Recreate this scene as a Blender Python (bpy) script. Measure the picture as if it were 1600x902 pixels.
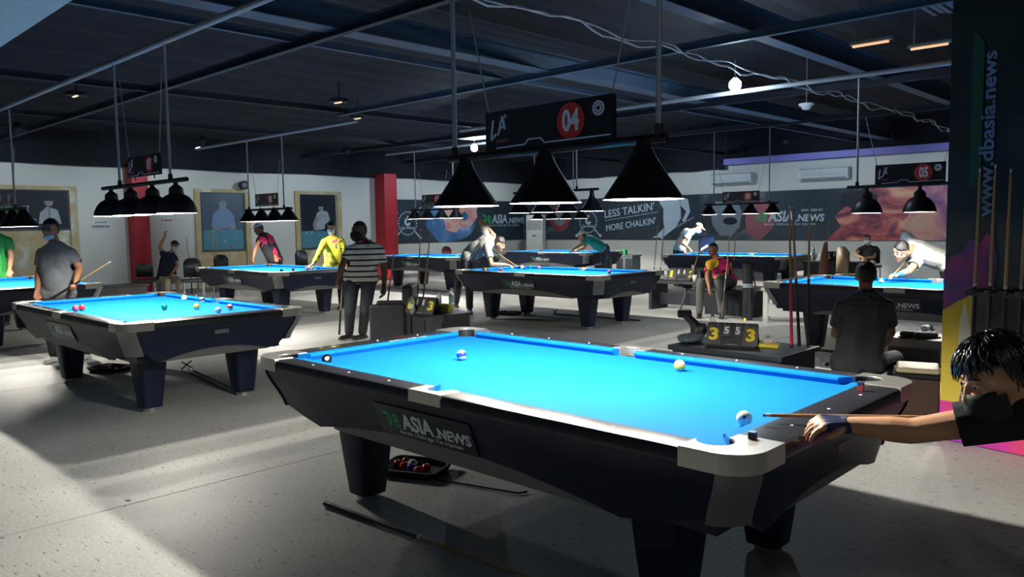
import bpy, bmesh, math, random
from mathutils import Vector, Matrix, noise
random.seed(7)
PI = math.pi
V = Vector
sc = bpy.context.scene
for o in list(bpy.data.objects): bpy.data.objects.remove(o)
COL = sc.collection

# ------------------------------------------------------------------ camera
CAM = V((2.5508, -2.8960, 1.4914))
RT = V((0.7212955, 0.6924858, -0.0140036)).normalized()
UP = V((-0.0458284, 0.0678892, 0.9966398)).normalized()
FW = V((-0.6911096, 0.7182301, -0.0807036)).normalized()
FPX = 1225.3
cd = bpy.data.cameras.new('camera'); cam = bpy.data.objects.new('camera', cd); COL.objects.link(cam)
cam.matrix_world = Matrix(((RT.x, UP.x, -FW.x, CAM.x), (RT.y, UP.y, -FW.y, CAM.y), (RT.z, UP.z, -FW.z, CAM.z), (0, 0, 0, 1)))
cd.sensor_width = 36; cd.lens = FPX / 1600 * 36; cd.clip_start = 0.05; cd.clip_end = 100
sc.camera = cam

# ------------------------------------------------------------------ world, exposure
w = bpy.data.worlds.new('world'); sc.world = w; w.use_nodes = True
w.node_tree.nodes['Background'].inputs[0].default_value = (0.25, 0.45, 0.9, 1)
w.node_tree.nodes['Background'].inputs[1].default_value = 0.018
sc.view_settings.view_transform = 'Standard'; sc.view_settings.look = 'None'
sc.view_settings.exposure = 0.30; sc.view_settings.gamma = 1; sc.view_settings.use_curve_mapping = False
LAMP_W = 48.0        # one pendant bulb
CEIL_W = 46.0       # one bare ceiling bulb
SPOT_W = 100.0       # one added spotlight brightening a wall
FLOOD_W = 7.0  # one unseen fill bulb outside the view

# points on the real places, found by sighting along the lens
def ray(px, py): return FW + RT * ((px - 800) / FPX) - UP * ((py - 451) / FPX)
def PD(px, py, d): return CAM + ray(px, py) * d
def PZ(px, py, z): r = ray(px, py); return CAM + r * ((z - CAM.z) / r.z)
def PY(px, py, y): r = ray(px, py); return CAM + r * ((y - CAM.y) / r.y)
def PX(px, py, x): r = ray(px, py); return CAM + r * ((x - CAM.x) / r.x)

# ------------------------------------------------------------------ materials
MATS = {}
def mat(name, col, rough=0.5, metal=0.0, emit=0, var=0.12, scale=6.0, bump=0.0, spec=0.5, coat=0.0, alpha=1, trans=0.0):
    if name in MATS: return MATS[name]
    m = bpy.data.materials.new(name); m.use_nodes = True; nt = m.node_tree; b = nt.nodes['Principled BSDF']
    b.inputs['Roughness'].default_value = rough; b.inputs['Metallic'].default_value = metal
    b.inputs['Specular IOR Level'].default_value = spec; b.inputs['Coat Weight'].default_value = coat
    b.inputs['Transmission Weight'].default_value = trans
    tc = nt.nodes.new('ShaderNodeTexCoord'); n = nt.nodes.new('ShaderNodeTexNoise'); n.inputs['Scale'].default_value = scale
    n.inputs['Detail'].default_value = 4
    nt.links.new(tc.outputs['Object'], n.inputs['Vector'])
    r = nt.nodes.new('ShaderNodeMixRGB'); r.blend_type = 'MIX'
    c = list(col)[:3]
    r.inputs[1].default_value = [x * (1 - var) for x in c] + [1]; r.inputs[2].default_value = [min(1, x * (1 + var)) for x in c] + [1]
    nt.links.new(n.outputs['Fac'], r.inputs[0]); nt.links.new(r.outputs[0], b.inputs['Base Color'])
    if bump:
        bp = nt.nodes.new('ShaderNodeBump'); bp.inputs['Strength'].default_value = bump; bp.inputs['Distance'].default_value = 0.01
        n2 = nt.nodes.new('ShaderNodeTexNoise'); n2.inputs['Scale'].default_value = scale * 12
        nt.links.new(tc.outputs['Object'], n2.inputs['Vector']); nt.links.new(n2.outputs['Fac'], bp.inputs['Height'])
        nt.links.new(bp.outputs[0], b.inputs['Normal'])
    if emit:
        b.inputs['Emission Color'].default_value = c + [1]; b.inputs['Emission Strength'].default_value = emit
    MATS[name] = m; return m

def ramp_mat(name, coordscale, stops, rough=0.6, kind='noise', detail=4, dist=0.0, rot=(0, 0, 0), coord='Object', nscale=1.0, constant=False, bump=0.0, loc=(0, 0, 0)):
    if name in MATS: return MATS[name]
    m = bpy.data.materials.new(name); m.use_nodes = True; nt = m.node_tree; b = nt.nodes['Principled BSDF']
    b.inputs['Roughness'].default_value = rough
    tc = nt.nodes.new('ShaderNodeTexCoord'); mp = nt.nodes.new('ShaderNodeMapping')
    mp.inputs['Scale'].default_value = coordscale; mp.inputs['Rotation'].default_value = rot; mp.inputs['Location'].default_value = loc
    nt.links.new(tc.outputs[coord], mp.inputs['Vector'])
    if kind == 'noise':
        t = nt.nodes.new('ShaderNodeTexNoise'); t.inputs['Scale'].default_value = nscale; t.inputs['Detail'].default_value = detail; t.inputs['Distortion'].default_value = dist; out = t.outputs['Fac']
    elif kind == 'wave':
        t = nt.nodes.new('ShaderNodeTexWave'); t.inputs['Scale'].default_value = nscale; t.inputs['Distortion'].default_value = dist; t.bands_direction = 'Z'; t.inputs['Detail'].default_value = detail; out = t.outputs['Fac']
    elif kind == 'voronoi':
        t = nt.nodes.new('ShaderNodeTexVoronoi'); t.inputs['Scale'].default_value = nscale; out = t.outputs['Distance']
    elif kind == 'grad':
        t = nt.nodes.new('ShaderNodeTexGradient'); out = t.outputs['Fac']
    nt.links.new(mp.outputs[0], t.inputs['Vector'])
    cr = nt.nodes.new('ShaderNodeValToRGB'); els = cr.color_ramp.elements
    while len(els) < len(stops): els.new(0.5)
    for e, (p, c) in zip(els, stops): e.position = p; e.color = list(c) + [1]
    if constant: cr.color_ramp.interpolation = 'CONSTANT'
    nt.links.new(out, cr.inputs[0]); nt.links.new(cr.outputs[0], b.inputs['Base Color'])
    if bump:
        bp = nt.nodes.new('ShaderNodeBump'); bp.inputs['Strength'].default_value = bump; bp.inputs['Distance'].default_value = 0.01
        nt.links.new(out, bp.inputs['Height']); nt.links.new(bp.outputs[0], b.inputs['Normal'])
    MATS[name] = m; return m

M = dict(
    cloth=mat('blue billiard cloth', (0.004, 0.165, 0.48), 0.85, var=0.05, scale=3, spec=0.1),
    body=mat('haze tinted table laminate', (0.006, 0.013, 0.038), 0.42, var=0.1, spec=0.28),  # black laminate, with the blue lens haze put into its colour
    rail=mat('black rail laminate', (0.020, 0.022, 0.028), 0.33, var=0.15, scale=20, coat=0.2),
    metal=mat('brushed metal trim', (0.50, 0.49, 0.45), 0.38, 0.75, var=0.06),
    block=mat('satin metal corner', (0.22, 0.23, 0.24), 0.5, 0.55, var=0.06),
    greyp=mat('grey arch panel', (0.17, 0.175, 0.18), 0.55, 0.2, var=0.06),
    foot=mat('steel levelling foot', (0.6, 0.6, 0.58), 0.3, 0.9),
    pocket=mat('black rubber pocket', (0.008, 0.009, 0.012), 0.6),
    white=mat('white print', (0.75, 0.78, 0.8), 0.6),
    greenp=mat('green print', (0.02, 0.35, 0.10), 0.6),
    red=mat('red paint', (0.45, 0.010, 0.025), 0.5, var=0.15, scale=3),
    black=mat('black matt', (0.008, 0.009, 0.012), 0.7),
    blacks=mat('black shade enamel', (0.010, 0.011, 0.014), 0.42, spec=0.3),
    lining=mat('white shade lining', (0.85, 0.83, 0.78), 0.5),
    pipe=mat('grey steel pipe', (0.32, 0.35, 0.38), 0.5, 0.4),
    yellowp=mat('yellow print', (0.9, 0.72, 0.02), 0.6),
    skin=mat('brown skin', (0.33, 0.155, 0.085), 0.55, var=0.08, scale=14, bump=0.05),
    skin2=mat('light brown skin', (0.50, 0.27, 0.16), 0.55, var=0.08, scale=14, bump=0.05),
    skind=mat('dark brown skin', (0.13, 0.060, 0.036), 0.55, var=0.1, scale=14, bump=0.05),
    hair=mat('black hair', (0.008, 0.008, 0.010), 0.35, var=0.3, scale=60, bump=0.4),
    eye=mat('eye white', (0.42, 0.40, 0.38), 0.5, spec=.2), iris=mat('dark iris', (0.02, 0.012, 0.008), 0.2),
    lip=mat('lip', (0.30, 0.10, 0.075), 0.5),
    maskb=mat('light blue mask', (0.35, 0.62, 0.80), 0.8), maskw=mat('white mask', (0.75, 0.76, 0.76), 0.8),
    wood=mat('maple cue shaft', (0.40, 0.25, 0.12), 0.35, var=0.15, scale=30),
    wooddk=mat('dark cue butt', (0.020, 0.014, 0.012), 0.3),
    pale=mat('pale tan stool', (0.62, 0.55, 0.42), 0.6),
    leather=mat('black leather', (0.012, 0.014, 0.020), 0.42, var=0.2, bump=0.1),
    deskm=mat('dark desk laminate', (0.018, 0.022, 0.032), 0.4),
    brown=mat('brown laminate', (0.075, 0.040, 0.030), 0.5),
)

# ------------------------------------------------------------------ mesh helpers
class MB:
    def __init__(s): s.v = []; s.f = []
    def add(s, vs, fs):
        n = len(s.v); s.v += [tuple(x) for x in vs]; s.f += [tuple(i + n for i in f) for f in fs]; return s
    def box(s, c, d, rz=0, R=None):
        c = V(c); R = R or Matrix.Rotation(rz, 3, 'Z'); h = V(d) / 2
        vs = [c + R @ V((x * h.x, y * h.y, z * h.z)) for x in (-1, 1) for y in (-1, 1) for z in (-1, 1)]
        return s.add(vs, [(0, 1, 3, 2), (4, 6, 7, 5), (0, 4, 5, 1), (2, 3, 7, 6), (0, 2, 6, 4), (1, 5, 7, 3)])
    def rings(s, rs, cap0=True, cap1=True, close=True):
        n = len(rs[0]); vs = [p for r in rs for p in r]; fs = []
        for i in range(len(rs) - 1):
            for j in range(n if close else n - 1):
                k = (j + 1) % n; fs.append((i * n + j, i * n + k, (i + 1) * n + k, (i + 1) * n + j))
        if cap0: fs.append(tuple(reversed(range(n))))
        if cap1: fs.append(tuple(range((len(rs) - 1) * n, len(rs) * n)))
        return s.add(vs, fs)
    def cyl(s, a, b, r0, r1=None, n=14, caps=True):
        a, b = V(a), V(b); r1 = r0 if r1 is None else r1; d = (b - a).normalized()
        x = d.cross(V((0, 0, 1)) if abs(d.z) < .9 else V((1, 0, 0))).normalized(); y = d.cross(x)
        R = lambda c, r: [c + x * (r * math.cos(2 * PI * i / n)) + y * (r * math.sin(2 * PI * i / n)) for i in range(n)]
        return s.rings([R(a, r0), R(b, r1)], caps, caps)
    def tube(s, pts, r, n=8):
        pts = [V(p) for p in pts]; rs = []
        for i, p in enumerate(pts):
            d = (pts[min(i + 1, len(pts) - 1)] - pts[max(i - 1, 0)]).normalized()
            x = d.cross(V((0, 0, 1)) if abs(d.z) < .9 else V((1, 0, 0))).normalized(); y = d.cross(x)
            rr = r[i] if isinstance(r, (list, tuple)) else r
            rs.append([p + x * (rr * math.cos(2 * PI * k / n)) + y * (rr * math.sin(2 * PI * k / n)) for k in range(n)])
        return s.rings(rs)
    def lathe(s, prof, c=(0, 0, 0), n=32, cap0=False, cap1=False):
        c = V(c)
        return s.rings([[c + V((r * math.cos(2 * PI * i / n), r * math.sin(2 * PI * i / n), z)) for i in range(n)] for r, z in prof], cap0, cap1)
    def ell(s, c, ax, nu=16, nv=10):
        c = V(c); X, Y, Z = [V(a) for a in ax]; vs = []; fs = []
        for j in range(1, nv):
            t = PI * j / nv
            for i in range(nu):
                p = 2 * PI * i / nu; vs.append(c + X * (math.sin(t) * math.cos(p)) + Y * (math.sin(t) * math.sin(p)) + Z * math.cos(t))
        for j in range(nv - 2):
            for i in range(nu):
                k = (i + 1) % nu; fs.append((j * nu + i, (j + 1) * nu + i, (j + 1) * nu + k, j * nu + k))
        a = len(vs); vs += [c + Z, c - Z]
        for i in range(nu):
            k = (i + 1) % nu; fs.append((a, i, k)); fs.append((a + 1, (nv - 2) * nu + k, (nv - 2) * nu + i))
        return s.add(vs, fs)
    def ball(s, c, r, nu=16, nv=10): return s.ell(c, ((r, 0, 0), (0, r, 0), (0, 0, r)), nu, nv)
    def caps(s, a, ra, b, rb, n=12):
        a, b = V(a), V(b); d = b - a
        if d.length < 1e-5: return s.ball(a, max(ra, rb), n, 8)
        d.normalize(); x = d.cross(V((0, 0, 1)) if abs(d.z) < .9 else V((1, 0, 0))).normalized(); y = d.cross(x); rs = []
        for t in (-88, -60, -30, 0):
            t = math.radians(t); rs.append((a + d * (ra * math.sin(t)), ra * math.cos(t)))
        for t in (0, 30, 60, 88):
            t = math.radians(t); rs.append((b + d * (rb * math.sin(t)), rb * math.cos(t)))
        return s.rings([[c + x * (r * math.cos(2 * PI * i / n)) + y * (r * math.sin(2 * PI * i / n)) for i in range(n)] for c, r in rs])
    def prism(s, poly, z0, z1):
        n = len(poly)
        return s.add([(x, y, z0) for x, y in poly] + [(x, y, z1) for x, y in poly],
                     [tuple(reversed(range(n))), tuple(range(n, 2 * n))] + [(i, (i + 1) % n, n + (i + 1) % n, n + i) for i in range(n)])
    def plate(s, poly, O, A, B, t=0.002):
        """flat polygon (u,v) in frame O + u*A + v*B with thickness t"""
        O, A, B = V(O), V(A), V(B); N = A.cross(B).normalized() * t; n = len(poly)
        p = [O + A * u + B * v for u, v in poly]
        return s.add(p + [q + N for q in p], [tuple(reversed(range(n))), tuple(range(n, 2 * n))] + [(i, (i + 1) % n, n + (i + 1) % n, n + i) for i in range(n)])
    def mesh(s, name):
        me = bpy.data.meshes.new(name); me.from_pydata(s.v, [], s.f); me.update(); return me
    def build(s, name, m, parent=None, smooth=False, bevel=0, loc=None, fixn=True):
        me = s.mesh(name)
        if fixn:
            bm = bmesh.new(); bm.from_mesh(me); bmesh.ops.recalc_face_normals(bm, faces=bm.faces); bm.to_mesh(me); bm.free()
        return link(name, me, m, parent, smooth, bevel, loc)
def link(name, me, m, parent=None, smooth=False, bevel=0, loc=None):
    if m is not None: me.materials.append(m)
    o = bpy.data.objects.new(name, me); COL.objects.link(o)
    if parent is not None: o.parent = parent
    if loc is not None: o.location = loc
    if smooth:
        for p in me.polygons: p.use_smooth = True
        if smooth == 'auto':
            md = o.modifiers.new('edges', 'EDGE_SPLIT'); md.split_angle = math.radians(35)
    if bevel:
        md = o.modifiers.new('bevel', 'BEVEL'); md.width = bevel; md.segments = 2; md.limit_method = 'ANGLE'
    return o
def tag(o, label=None, cat=None, group=None, kind=None):
    if label: o['label'] = label
    if cat: o['category'] = cat
    if group: o['group'] = group
    if kind: o['kind'] = kind
    return o
def thing(name, label, cat, loc=(0, 0, 0), rz=0, group=None):
    o = bpy.data.objects.new(name, None); COL.objects.link(o); o.location = loc; o.rotation_euler = (0, 0, rz)
    o.empty_display_size = 0.1
    return tag(o, label, cat, group)
def struct(o): o['kind'] = 'structure'; return o
def copy_tree(o, parent=None):
    c = o.copy(); COL.objects.link(c); c.parent = parent
    for ch in list(o.children): copy_tree(ch, c)
    return c
_tc = {}
def text(name, st, m, parent, O, A, B, w, h, shear=0.0, bold=0.0, t=0.003):
    """lettering fitted to a box w x h at O, along A (reading) and B (up)"""
    key = (st, shear, bold)
    if key not in _tc:
        cu = bpy.data.curves.new('t', 'FONT'); cu.body = st; cu.shear = shear; cu.offset = bold; cu.extrude = 0.05; cu.resolution_u = 3
        o = bpy.data.objects.new('t', cu); COL.objects.link(o); bpy.context.view_layer.update()
        me = bpy.data.meshes.new_from_object(o.evaluated_get(bpy.context.evaluated_depsgraph_get()))
        bpy.data.objects.remove(o); bpy.data.curves.remove(cu)
        _tc[key] = ([tuple(v.co) for v in me.vertices], [tuple(p.vertices) for p in me.polygons]); bpy.data.meshes.remove(me)
    vs, fs = _tc[key]
    x0, x1 = min(v[0] for v in vs), max(v[0] for v in vs); y0, y1 = min(v[1] for v in vs), max(v[1] for v in vs)
    O, A, B = V(O), V(A).normalized(), V(B).normalized(); N = A.cross(B)
    mb = MB(); mb.add([O + A * ((v[0] - x0) / (x1 - x0) * w) + B * ((v[1] - y0) / (y1 - y0) * h) + N * ((v[2] + .05) / .1 * t) for v in vs], fs)
    return mb.build(name, m, parent, fixn=False)
def disc(cx, cy, r, n=28, sx=1, sy=1): return [(cx + r * sx * math.cos(2 * PI * i / n), cy + r * sy * math.sin(2 * PI * i / n)) for i in range(n)]
def rrect(a, b, r, z, n=6):
    out = []
    for sx, sy, t0 in ((1, 1, 0), (-1, 1, 90), (-1, -1, 180), (1, -1, 270)):
        for i in range(n + 1):
            t = math.radians(t0 + 90 * i / n); out.append(V((sx * (a - r) + r * math.cos(t), sy * (b - r) + r * math.sin(t), z)))
    return out
def remeshed(mb, name, voxel, smooth=3, flatten=None):
    me = mb.mesh(name); o = bpy.data.objects.new(name, me); COL.objects.link(o)
    r = o.modifiers.new('r', 'REMESH'); r.mode = 'VOXEL'; r.voxel_size = voxel
    s = o.modifiers.new('s', 'SMOOTH'); s.factor = 0.6; s.iterations = smooth
    bpy.context.view_layer.update()
    out = bpy.data.meshes.new_from_object(o.evaluated_get(bpy.context.evaluated_depsgraph_get()))
    bpy.data.objects.remove(o); bpy.data.meshes.remove(me); out.name = name
    for p in out.polygons: p.use_smooth = True
    return out

# ------------------------------------------------------------------ the room
XW, YW = -15.5, 16.5       # left wall plane, far wall plane
XR, YN = 6.0, -6.5
CZ = 4.3
# floor: concrete slabs with narrow joints
def concrete():
    m = bpy.data.materials.new('concrete floor'); m.use_nodes = True; nt = m.node_tree; b = nt.nodes['Principled BSDF']
    N = nt.nodes.new; L = nt.links.new
    tc = N('ShaderNodeTexCoord')
    n1 = N('ShaderNodeTexNoise'); n1.inputs['Scale'].default_value = 0.9; n1.inputs['Detail'].default_value = 8; L(tc.outputs['Object'], n1.inputs['Vector'])
    r1 = N('ShaderNodeValToRGB'); e = r1.color_ramp.elements; e[0].position = .3; e[0].color = (.38, .39, .38, 1); e[1].position = .7; e[1].color = (.56, .56, .53, 1)
    L(n1.outputs['Fac'], r1.inputs[0])
    mp = N('ShaderNodeMapping'); mp.inputs['Scale'].default_value = (5, 14, 5); L(tc.outputs['Object'], mp.inputs['Vector'])
    v = N('ShaderNodeTexNoise'); v.inputs['Scale'].default_value = 3.2; v.inputs['Detail'].default_value = 3; L(mp.outputs[0], v.inputs['Vector'])
    r2 = N('ShaderNodeValToRGB'); e = r2.color_ramp.elements; e[0].position = .31; e[0].color = (.12, .12, .12, 1); e[1].position = .37; e[1].color = (1, 1, 1, 1)
    L(v.outputs['Fac'], r2.inputs[0])
    n3 = N('ShaderNodeTexNoise'); n3.inputs['Scale'].default_value = 60; n3.inputs['Detail'].default_value = 3; L(tc.outputs['Object'], n3.inputs['Vector'])
    r3 = N('ShaderNodeValToRGB'); e = r3.color_ramp.elements; e[0].position = .35; e[0].color = (.82, .82, .82, 1); e[1].position = .6; e[1].color = (1, 1, 1, 1); L(n3.outputs['Fac'], r3.inputs[0])
    a = N('ShaderNodeMixRGB'); a.blend_type = 'MULTIPLY'; a.inputs[0].default_value = .75; L(r1.outputs[0], a.inputs[1]); L(r2.outputs[0], a.inputs[2])
    c = N('ShaderNodeMixRGB'); c.blend_type = 'MULTIPLY'; c.inputs[0].default_value = 1; L(a.outputs[0], c.inputs[1]); L(r3.outputs[0], c.inputs[2])
    L(c.outputs[0], b.inputs['Base Color'])
    b.inputs['Roughness'].default_value = .55; b.inputs['Specular IOR Level'].default_value = .35
    bp = N('ShaderNodeBump'); bp.inputs['Strength'].default_value = .25; bp.inputs['Distance'].default_value = .004; L(n3.outputs['Fac'], bp.inputs['Height']); L(bp.outputs[0], b.inputs['Normal'])
    return m
CON = concrete()
fl = struct(MB().box(((XW + XR) / 2, (YN + YW) / 2, -.06), (XR - XW + .4, YW - YN + .4, .08)).build('floor', mat('joint filler', (0.03, .03, .03), .9)))
ys = [YN, 4.8, YW]
xs = [XW, -9.9, -5.93, -1.86, 5.3, XR]
for i in range(len(ys) - 1):
    for j in range(len(xs) - 1):
        g = .004
        MB().box(((xs[j] + xs[j + 1]) / 2, (ys[i] + ys[i + 1]) / 2, -.01), (xs[j + 1] - xs[j] - 2 * g, ys[i + 1] - ys[i] - 2 * g, .02)).build('floor_slab', CON, fl)
WALLM = mat('cream wall paint', (0.66, 0.655, 0.60), .85, var=.07, scale=.8, bump=.08)
DARKW = mat('black ceiling cloth', (0.005, 0.007, 0.013), .9, var=.3, scale=.7)
wl = struct(MB().box((XW - .1, (YN + YW) / 2, 1.45), (.2, YW - YN, 2.9)).build('wall_left', WALLM))
wf = struct(MB().box(((XW + XR) / 2, YW + .1, 1.5), (XR - XW, .2, 3.0)).build('wall_far', WALLM))
wr = struct(MB().box((XR + .1, (YN + YW) / 2, CZ / 2), (.2, YW - YN, CZ)).build('wall_right', WALLM))
# black hanging cloth above the walls, in gentle folds
def drape(name, x0, y0, x1, y1, z0, z1, nx, ny):
    mb = MB(); n = 120; top = []; bot = []
    for i in range(n + 1):
        t = i / n; a = .03 * math.sin(i * 1.9) + .015 * math.sin(i * .7)
        p = V((x0 + (x1 - x0) * t + nx * (a + .08), y0 + (y1 - y0) * t + ny * (a + .08), 0))
        top.append(p + V((0, 0, z1))); bot.append(p + V((0, 0, z0 + .012 * math.sin(i * .35))))
    mb.add(top + bot, [(i, i + 1, n + 2 + i, n + 1 + i) for i in range(n)])
    return struct(mb.build(name, DARKW, None, True))
drape('trim_1', XW, YN, XW, YW, 2.86, CZ, 1, 0)
drape('trim_2', XW, YW, -8.0, YW, 2.90, CZ, 0, -1)
drape('trim_3', -8.0, YW, XR, YW, 3.16, CZ, 0, -1)
ceil = struct(MB().box(((XW + XR) / 2, (YN + YW) / 2, CZ + .05), (XR - XW + .4, YW - YN + .4, .1)).build('ceiling', DARKW))
# purple soffit beam on the far wall
struct(MB().box(((-7.95 + XR) / 2, YW - .16, 3.08), (XR + 7.95, .3, .15)).build('trim_4', mat('violet soffit', (0.24, 0.22, 0.62), .6)))
struct(MB().box((XW + .02, (YN + YW) / 2, .06), (.04, YW - YN, .12)).build('baseboard_left', mat('grey skirting', (.14, .14, .14), .6)))
struct(MB().box(((XW + XR) / 2, YW - .02, .06), (XR - XW, .04, .12)).build('baseboard_far', MATS['grey skirting']))

# ceiling steel
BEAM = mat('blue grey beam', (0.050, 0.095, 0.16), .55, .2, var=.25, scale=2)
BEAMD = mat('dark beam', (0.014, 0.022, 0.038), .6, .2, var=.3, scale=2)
def beam(name, label, a, b, wd, ht, m, group='steel roof beams'):
    a, b = V(a), V(b); mid = (a + b) / 2; L = (b - a).length; rz = math.atan2(b.y - a.y, b.x - a.x)
    mb = MB(); R = Matrix.Rotation(rz, 3, 'Z')
    mb.box(mid + V((0, 0, ht / 2)), (L, wd, .012), R=R); mb.box(mid, (L, .015, ht), R=R); mb.box(mid - V((0, 0, ht / 2)), (L, wd, .012), R=R)
    return tag(mb.build(name, m), label, 'beam', group)
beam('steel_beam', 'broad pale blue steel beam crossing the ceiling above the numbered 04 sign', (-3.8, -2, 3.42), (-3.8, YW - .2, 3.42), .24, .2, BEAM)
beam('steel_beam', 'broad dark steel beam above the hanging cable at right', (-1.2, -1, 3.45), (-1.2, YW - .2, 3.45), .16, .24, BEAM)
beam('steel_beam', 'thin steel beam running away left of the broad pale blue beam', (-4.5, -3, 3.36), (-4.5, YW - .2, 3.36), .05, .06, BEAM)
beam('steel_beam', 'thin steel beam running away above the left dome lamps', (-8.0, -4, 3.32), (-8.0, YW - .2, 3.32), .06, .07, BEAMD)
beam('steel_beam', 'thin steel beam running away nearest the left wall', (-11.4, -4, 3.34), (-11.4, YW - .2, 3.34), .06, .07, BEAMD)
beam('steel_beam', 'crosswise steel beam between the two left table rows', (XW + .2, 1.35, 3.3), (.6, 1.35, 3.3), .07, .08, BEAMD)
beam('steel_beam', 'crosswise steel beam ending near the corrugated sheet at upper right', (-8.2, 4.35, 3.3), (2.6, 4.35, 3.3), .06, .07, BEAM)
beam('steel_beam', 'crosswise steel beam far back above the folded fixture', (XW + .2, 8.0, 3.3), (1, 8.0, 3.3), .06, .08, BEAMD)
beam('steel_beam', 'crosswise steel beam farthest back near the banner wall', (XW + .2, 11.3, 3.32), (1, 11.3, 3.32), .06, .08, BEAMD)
# sloping roof sheets between the beams
for k, (x0, x1, z0, z1) in enumerate(((XW, -8.0, 3.55, 4.15), (-8.0, -3.8, 4.15, 3.75), (-3.8, 1.5, 3.75, 4.15))):
    mb = MB(); n = 26
    for i in range(n):
        a = x0 + (x1 - x0) * i / n; b = x0 + (x1 - x0) * (i + 1) / n; za = z0 + (z1 - z0) * i / n + .02 * (i % 2); zb = z0 + (z1 - z0) * (i + 1) / n + .02 * ((i + 1) % 2)
        mb.add([(a, -3, za), (b, -3, zb), (b, YW - .2, zb), (a, YW - .2, za)], [(0, 1, 2, 3)])
    struct(mb.build('trim_%d' % (5 + k), DARKW))
# pipes that carry the table lamps, one over each row
def cpipe(label, x0, x1, y, z=3.12):
    mb = MB().cyl((x0, y, z), (x1, y, z), .028, n=10)
    return tag(mb.build('ceiling_pipe', M['pipe'], None, 'auto'), label, 'pipe', 'pipes over the table rows')
cpipe('long steel pipe over the left table row carrying the four dome lamps', -14, 3.4, .04)
cpipe('steel pipe carrying the cone lamps by the left wall posters', -13, -7.5, 4.2, 3.1)
cpipe('steel pipe carrying the lamps over the middle table row', -7.5, 2.4, 6.33, 3.12)
cpipe('steel pipe carrying the cone lamps beside the red pillar', -13.5, -9.5, 9.3, 3.3)
cpipe('steel pipe carrying the farthest lamps before the banner wall', -13, -3.5, 12.9, 3.5)
# loose white cable
mb = MB(); pts = []; pts2 = []
for i in range(90):
    y = -.4 + i * .185; pts.append((-1.86 + .03 * math.sin(i * .9) - (.5 * max(0, (y - 11) / 5) ** 2), y, 3.22 + .035 * math.sin(i * .55) + .02 * math.sin(i * 1.7)))
    pts2.append((-1.84 + .04 * math.sin(i * 1.1 + 1) - (.5 * max(0, (y - 11) / 5) ** 2), y, 3.235 + .03 * math.sin(i * .8 + 2)))
mb.tube(pts, .011, 6); mb.tube(pts2, .009, 6)
tag(mb.build('hanging_cable', mat('white cable', (.62, .66, .7), .5), None, True), 'loose white cable bundle strung in waves under the ceiling at right', 'cable')
# pale ceiling sheet nearest to camera, top left
tag(MB().add([(-6.2, -1.30, 2.78), (-2.2, -1.34, 2.78), (-2.2, -5, 2.78), (-6.2, -5, 2.78), (-6.2, -1.30, 2.81), (-2.2, -1.34, 2.81), (-2.2, -5, 2.81), (-6.2, -5, 2.81)],
    [(0, 1, 2, 3), (4, 7, 6, 5), (0, 4, 5, 1), (2, 6, 7, 3), (1, 5, 6, 2), (0, 3, 7, 4)]).build('ceiling_board', mat('pale blue board', (.42, .62, .74), .7)),
    'pale blue ceiling board in the top left corner', 'ceiling board')
# corrugated sheet upper right
mb = MB()
for i in range(12):
    x0 = -.05 + i * .07
    mb.box((x0, 5.3, 3.62 + .012 * (i % 2)), (.045, 1.9, .02))
tag(mb.build('corrugated_sheet', mat('blue grey corrugated', (.15, .2, .28), .5, .3)), 'blue grey corrugated roof sheet at the upper right by the printed column', 'roof sheet')
for k, (px, py) in enumerate(((1360, 69), (1452, 73))):
    p = PZ(px, py, 3.3)
    t = thing('strip_light', ('dim warm strip light hanging under the roof left of the corrugated sheet', 'dim warm strip light hanging just below the corrugated sheet')[k], 'light', p, 0, 'dim strip lights')
    MB().box((0, 0, .03), (.42, .06, .03)).build('housing', M['pipe'], t)
    MB().cyl((-.18, 0, 0), (.18, 0, 0), .012).build('tube', mat('dim warm tube', (1, .55, .3), emit=.8), t)
    MB().cyl((-.15, 0, .04), (-.15, 0, .45 if k else .5), .006).build('hanger', M['pipe'], t)

# red pillars
for y, x0, lab in ((3.90, XW + .17, 'red square pillar on the left wall behind the four dome lamps'), (10.6, XW + .22, 'red square pillar where the posters end and the banner begins')):
    t = thing('pillar', lab, 'pillar', (x0, y, 0), 0, 'red pillars')
    MB().box((0, 0, 1.48), (.34 if y < 5 else .44, .34 if y < 5 else .44, 2.96)).build('shaft', M['red'], t, bevel=.01)
    MB().box((0, 0, .05), (.38 if y < 5 else .48, .38 if y < 5 else .48, .1)).build('base', mat('dark red base', (.2, .01, .015), .6), t)

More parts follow.
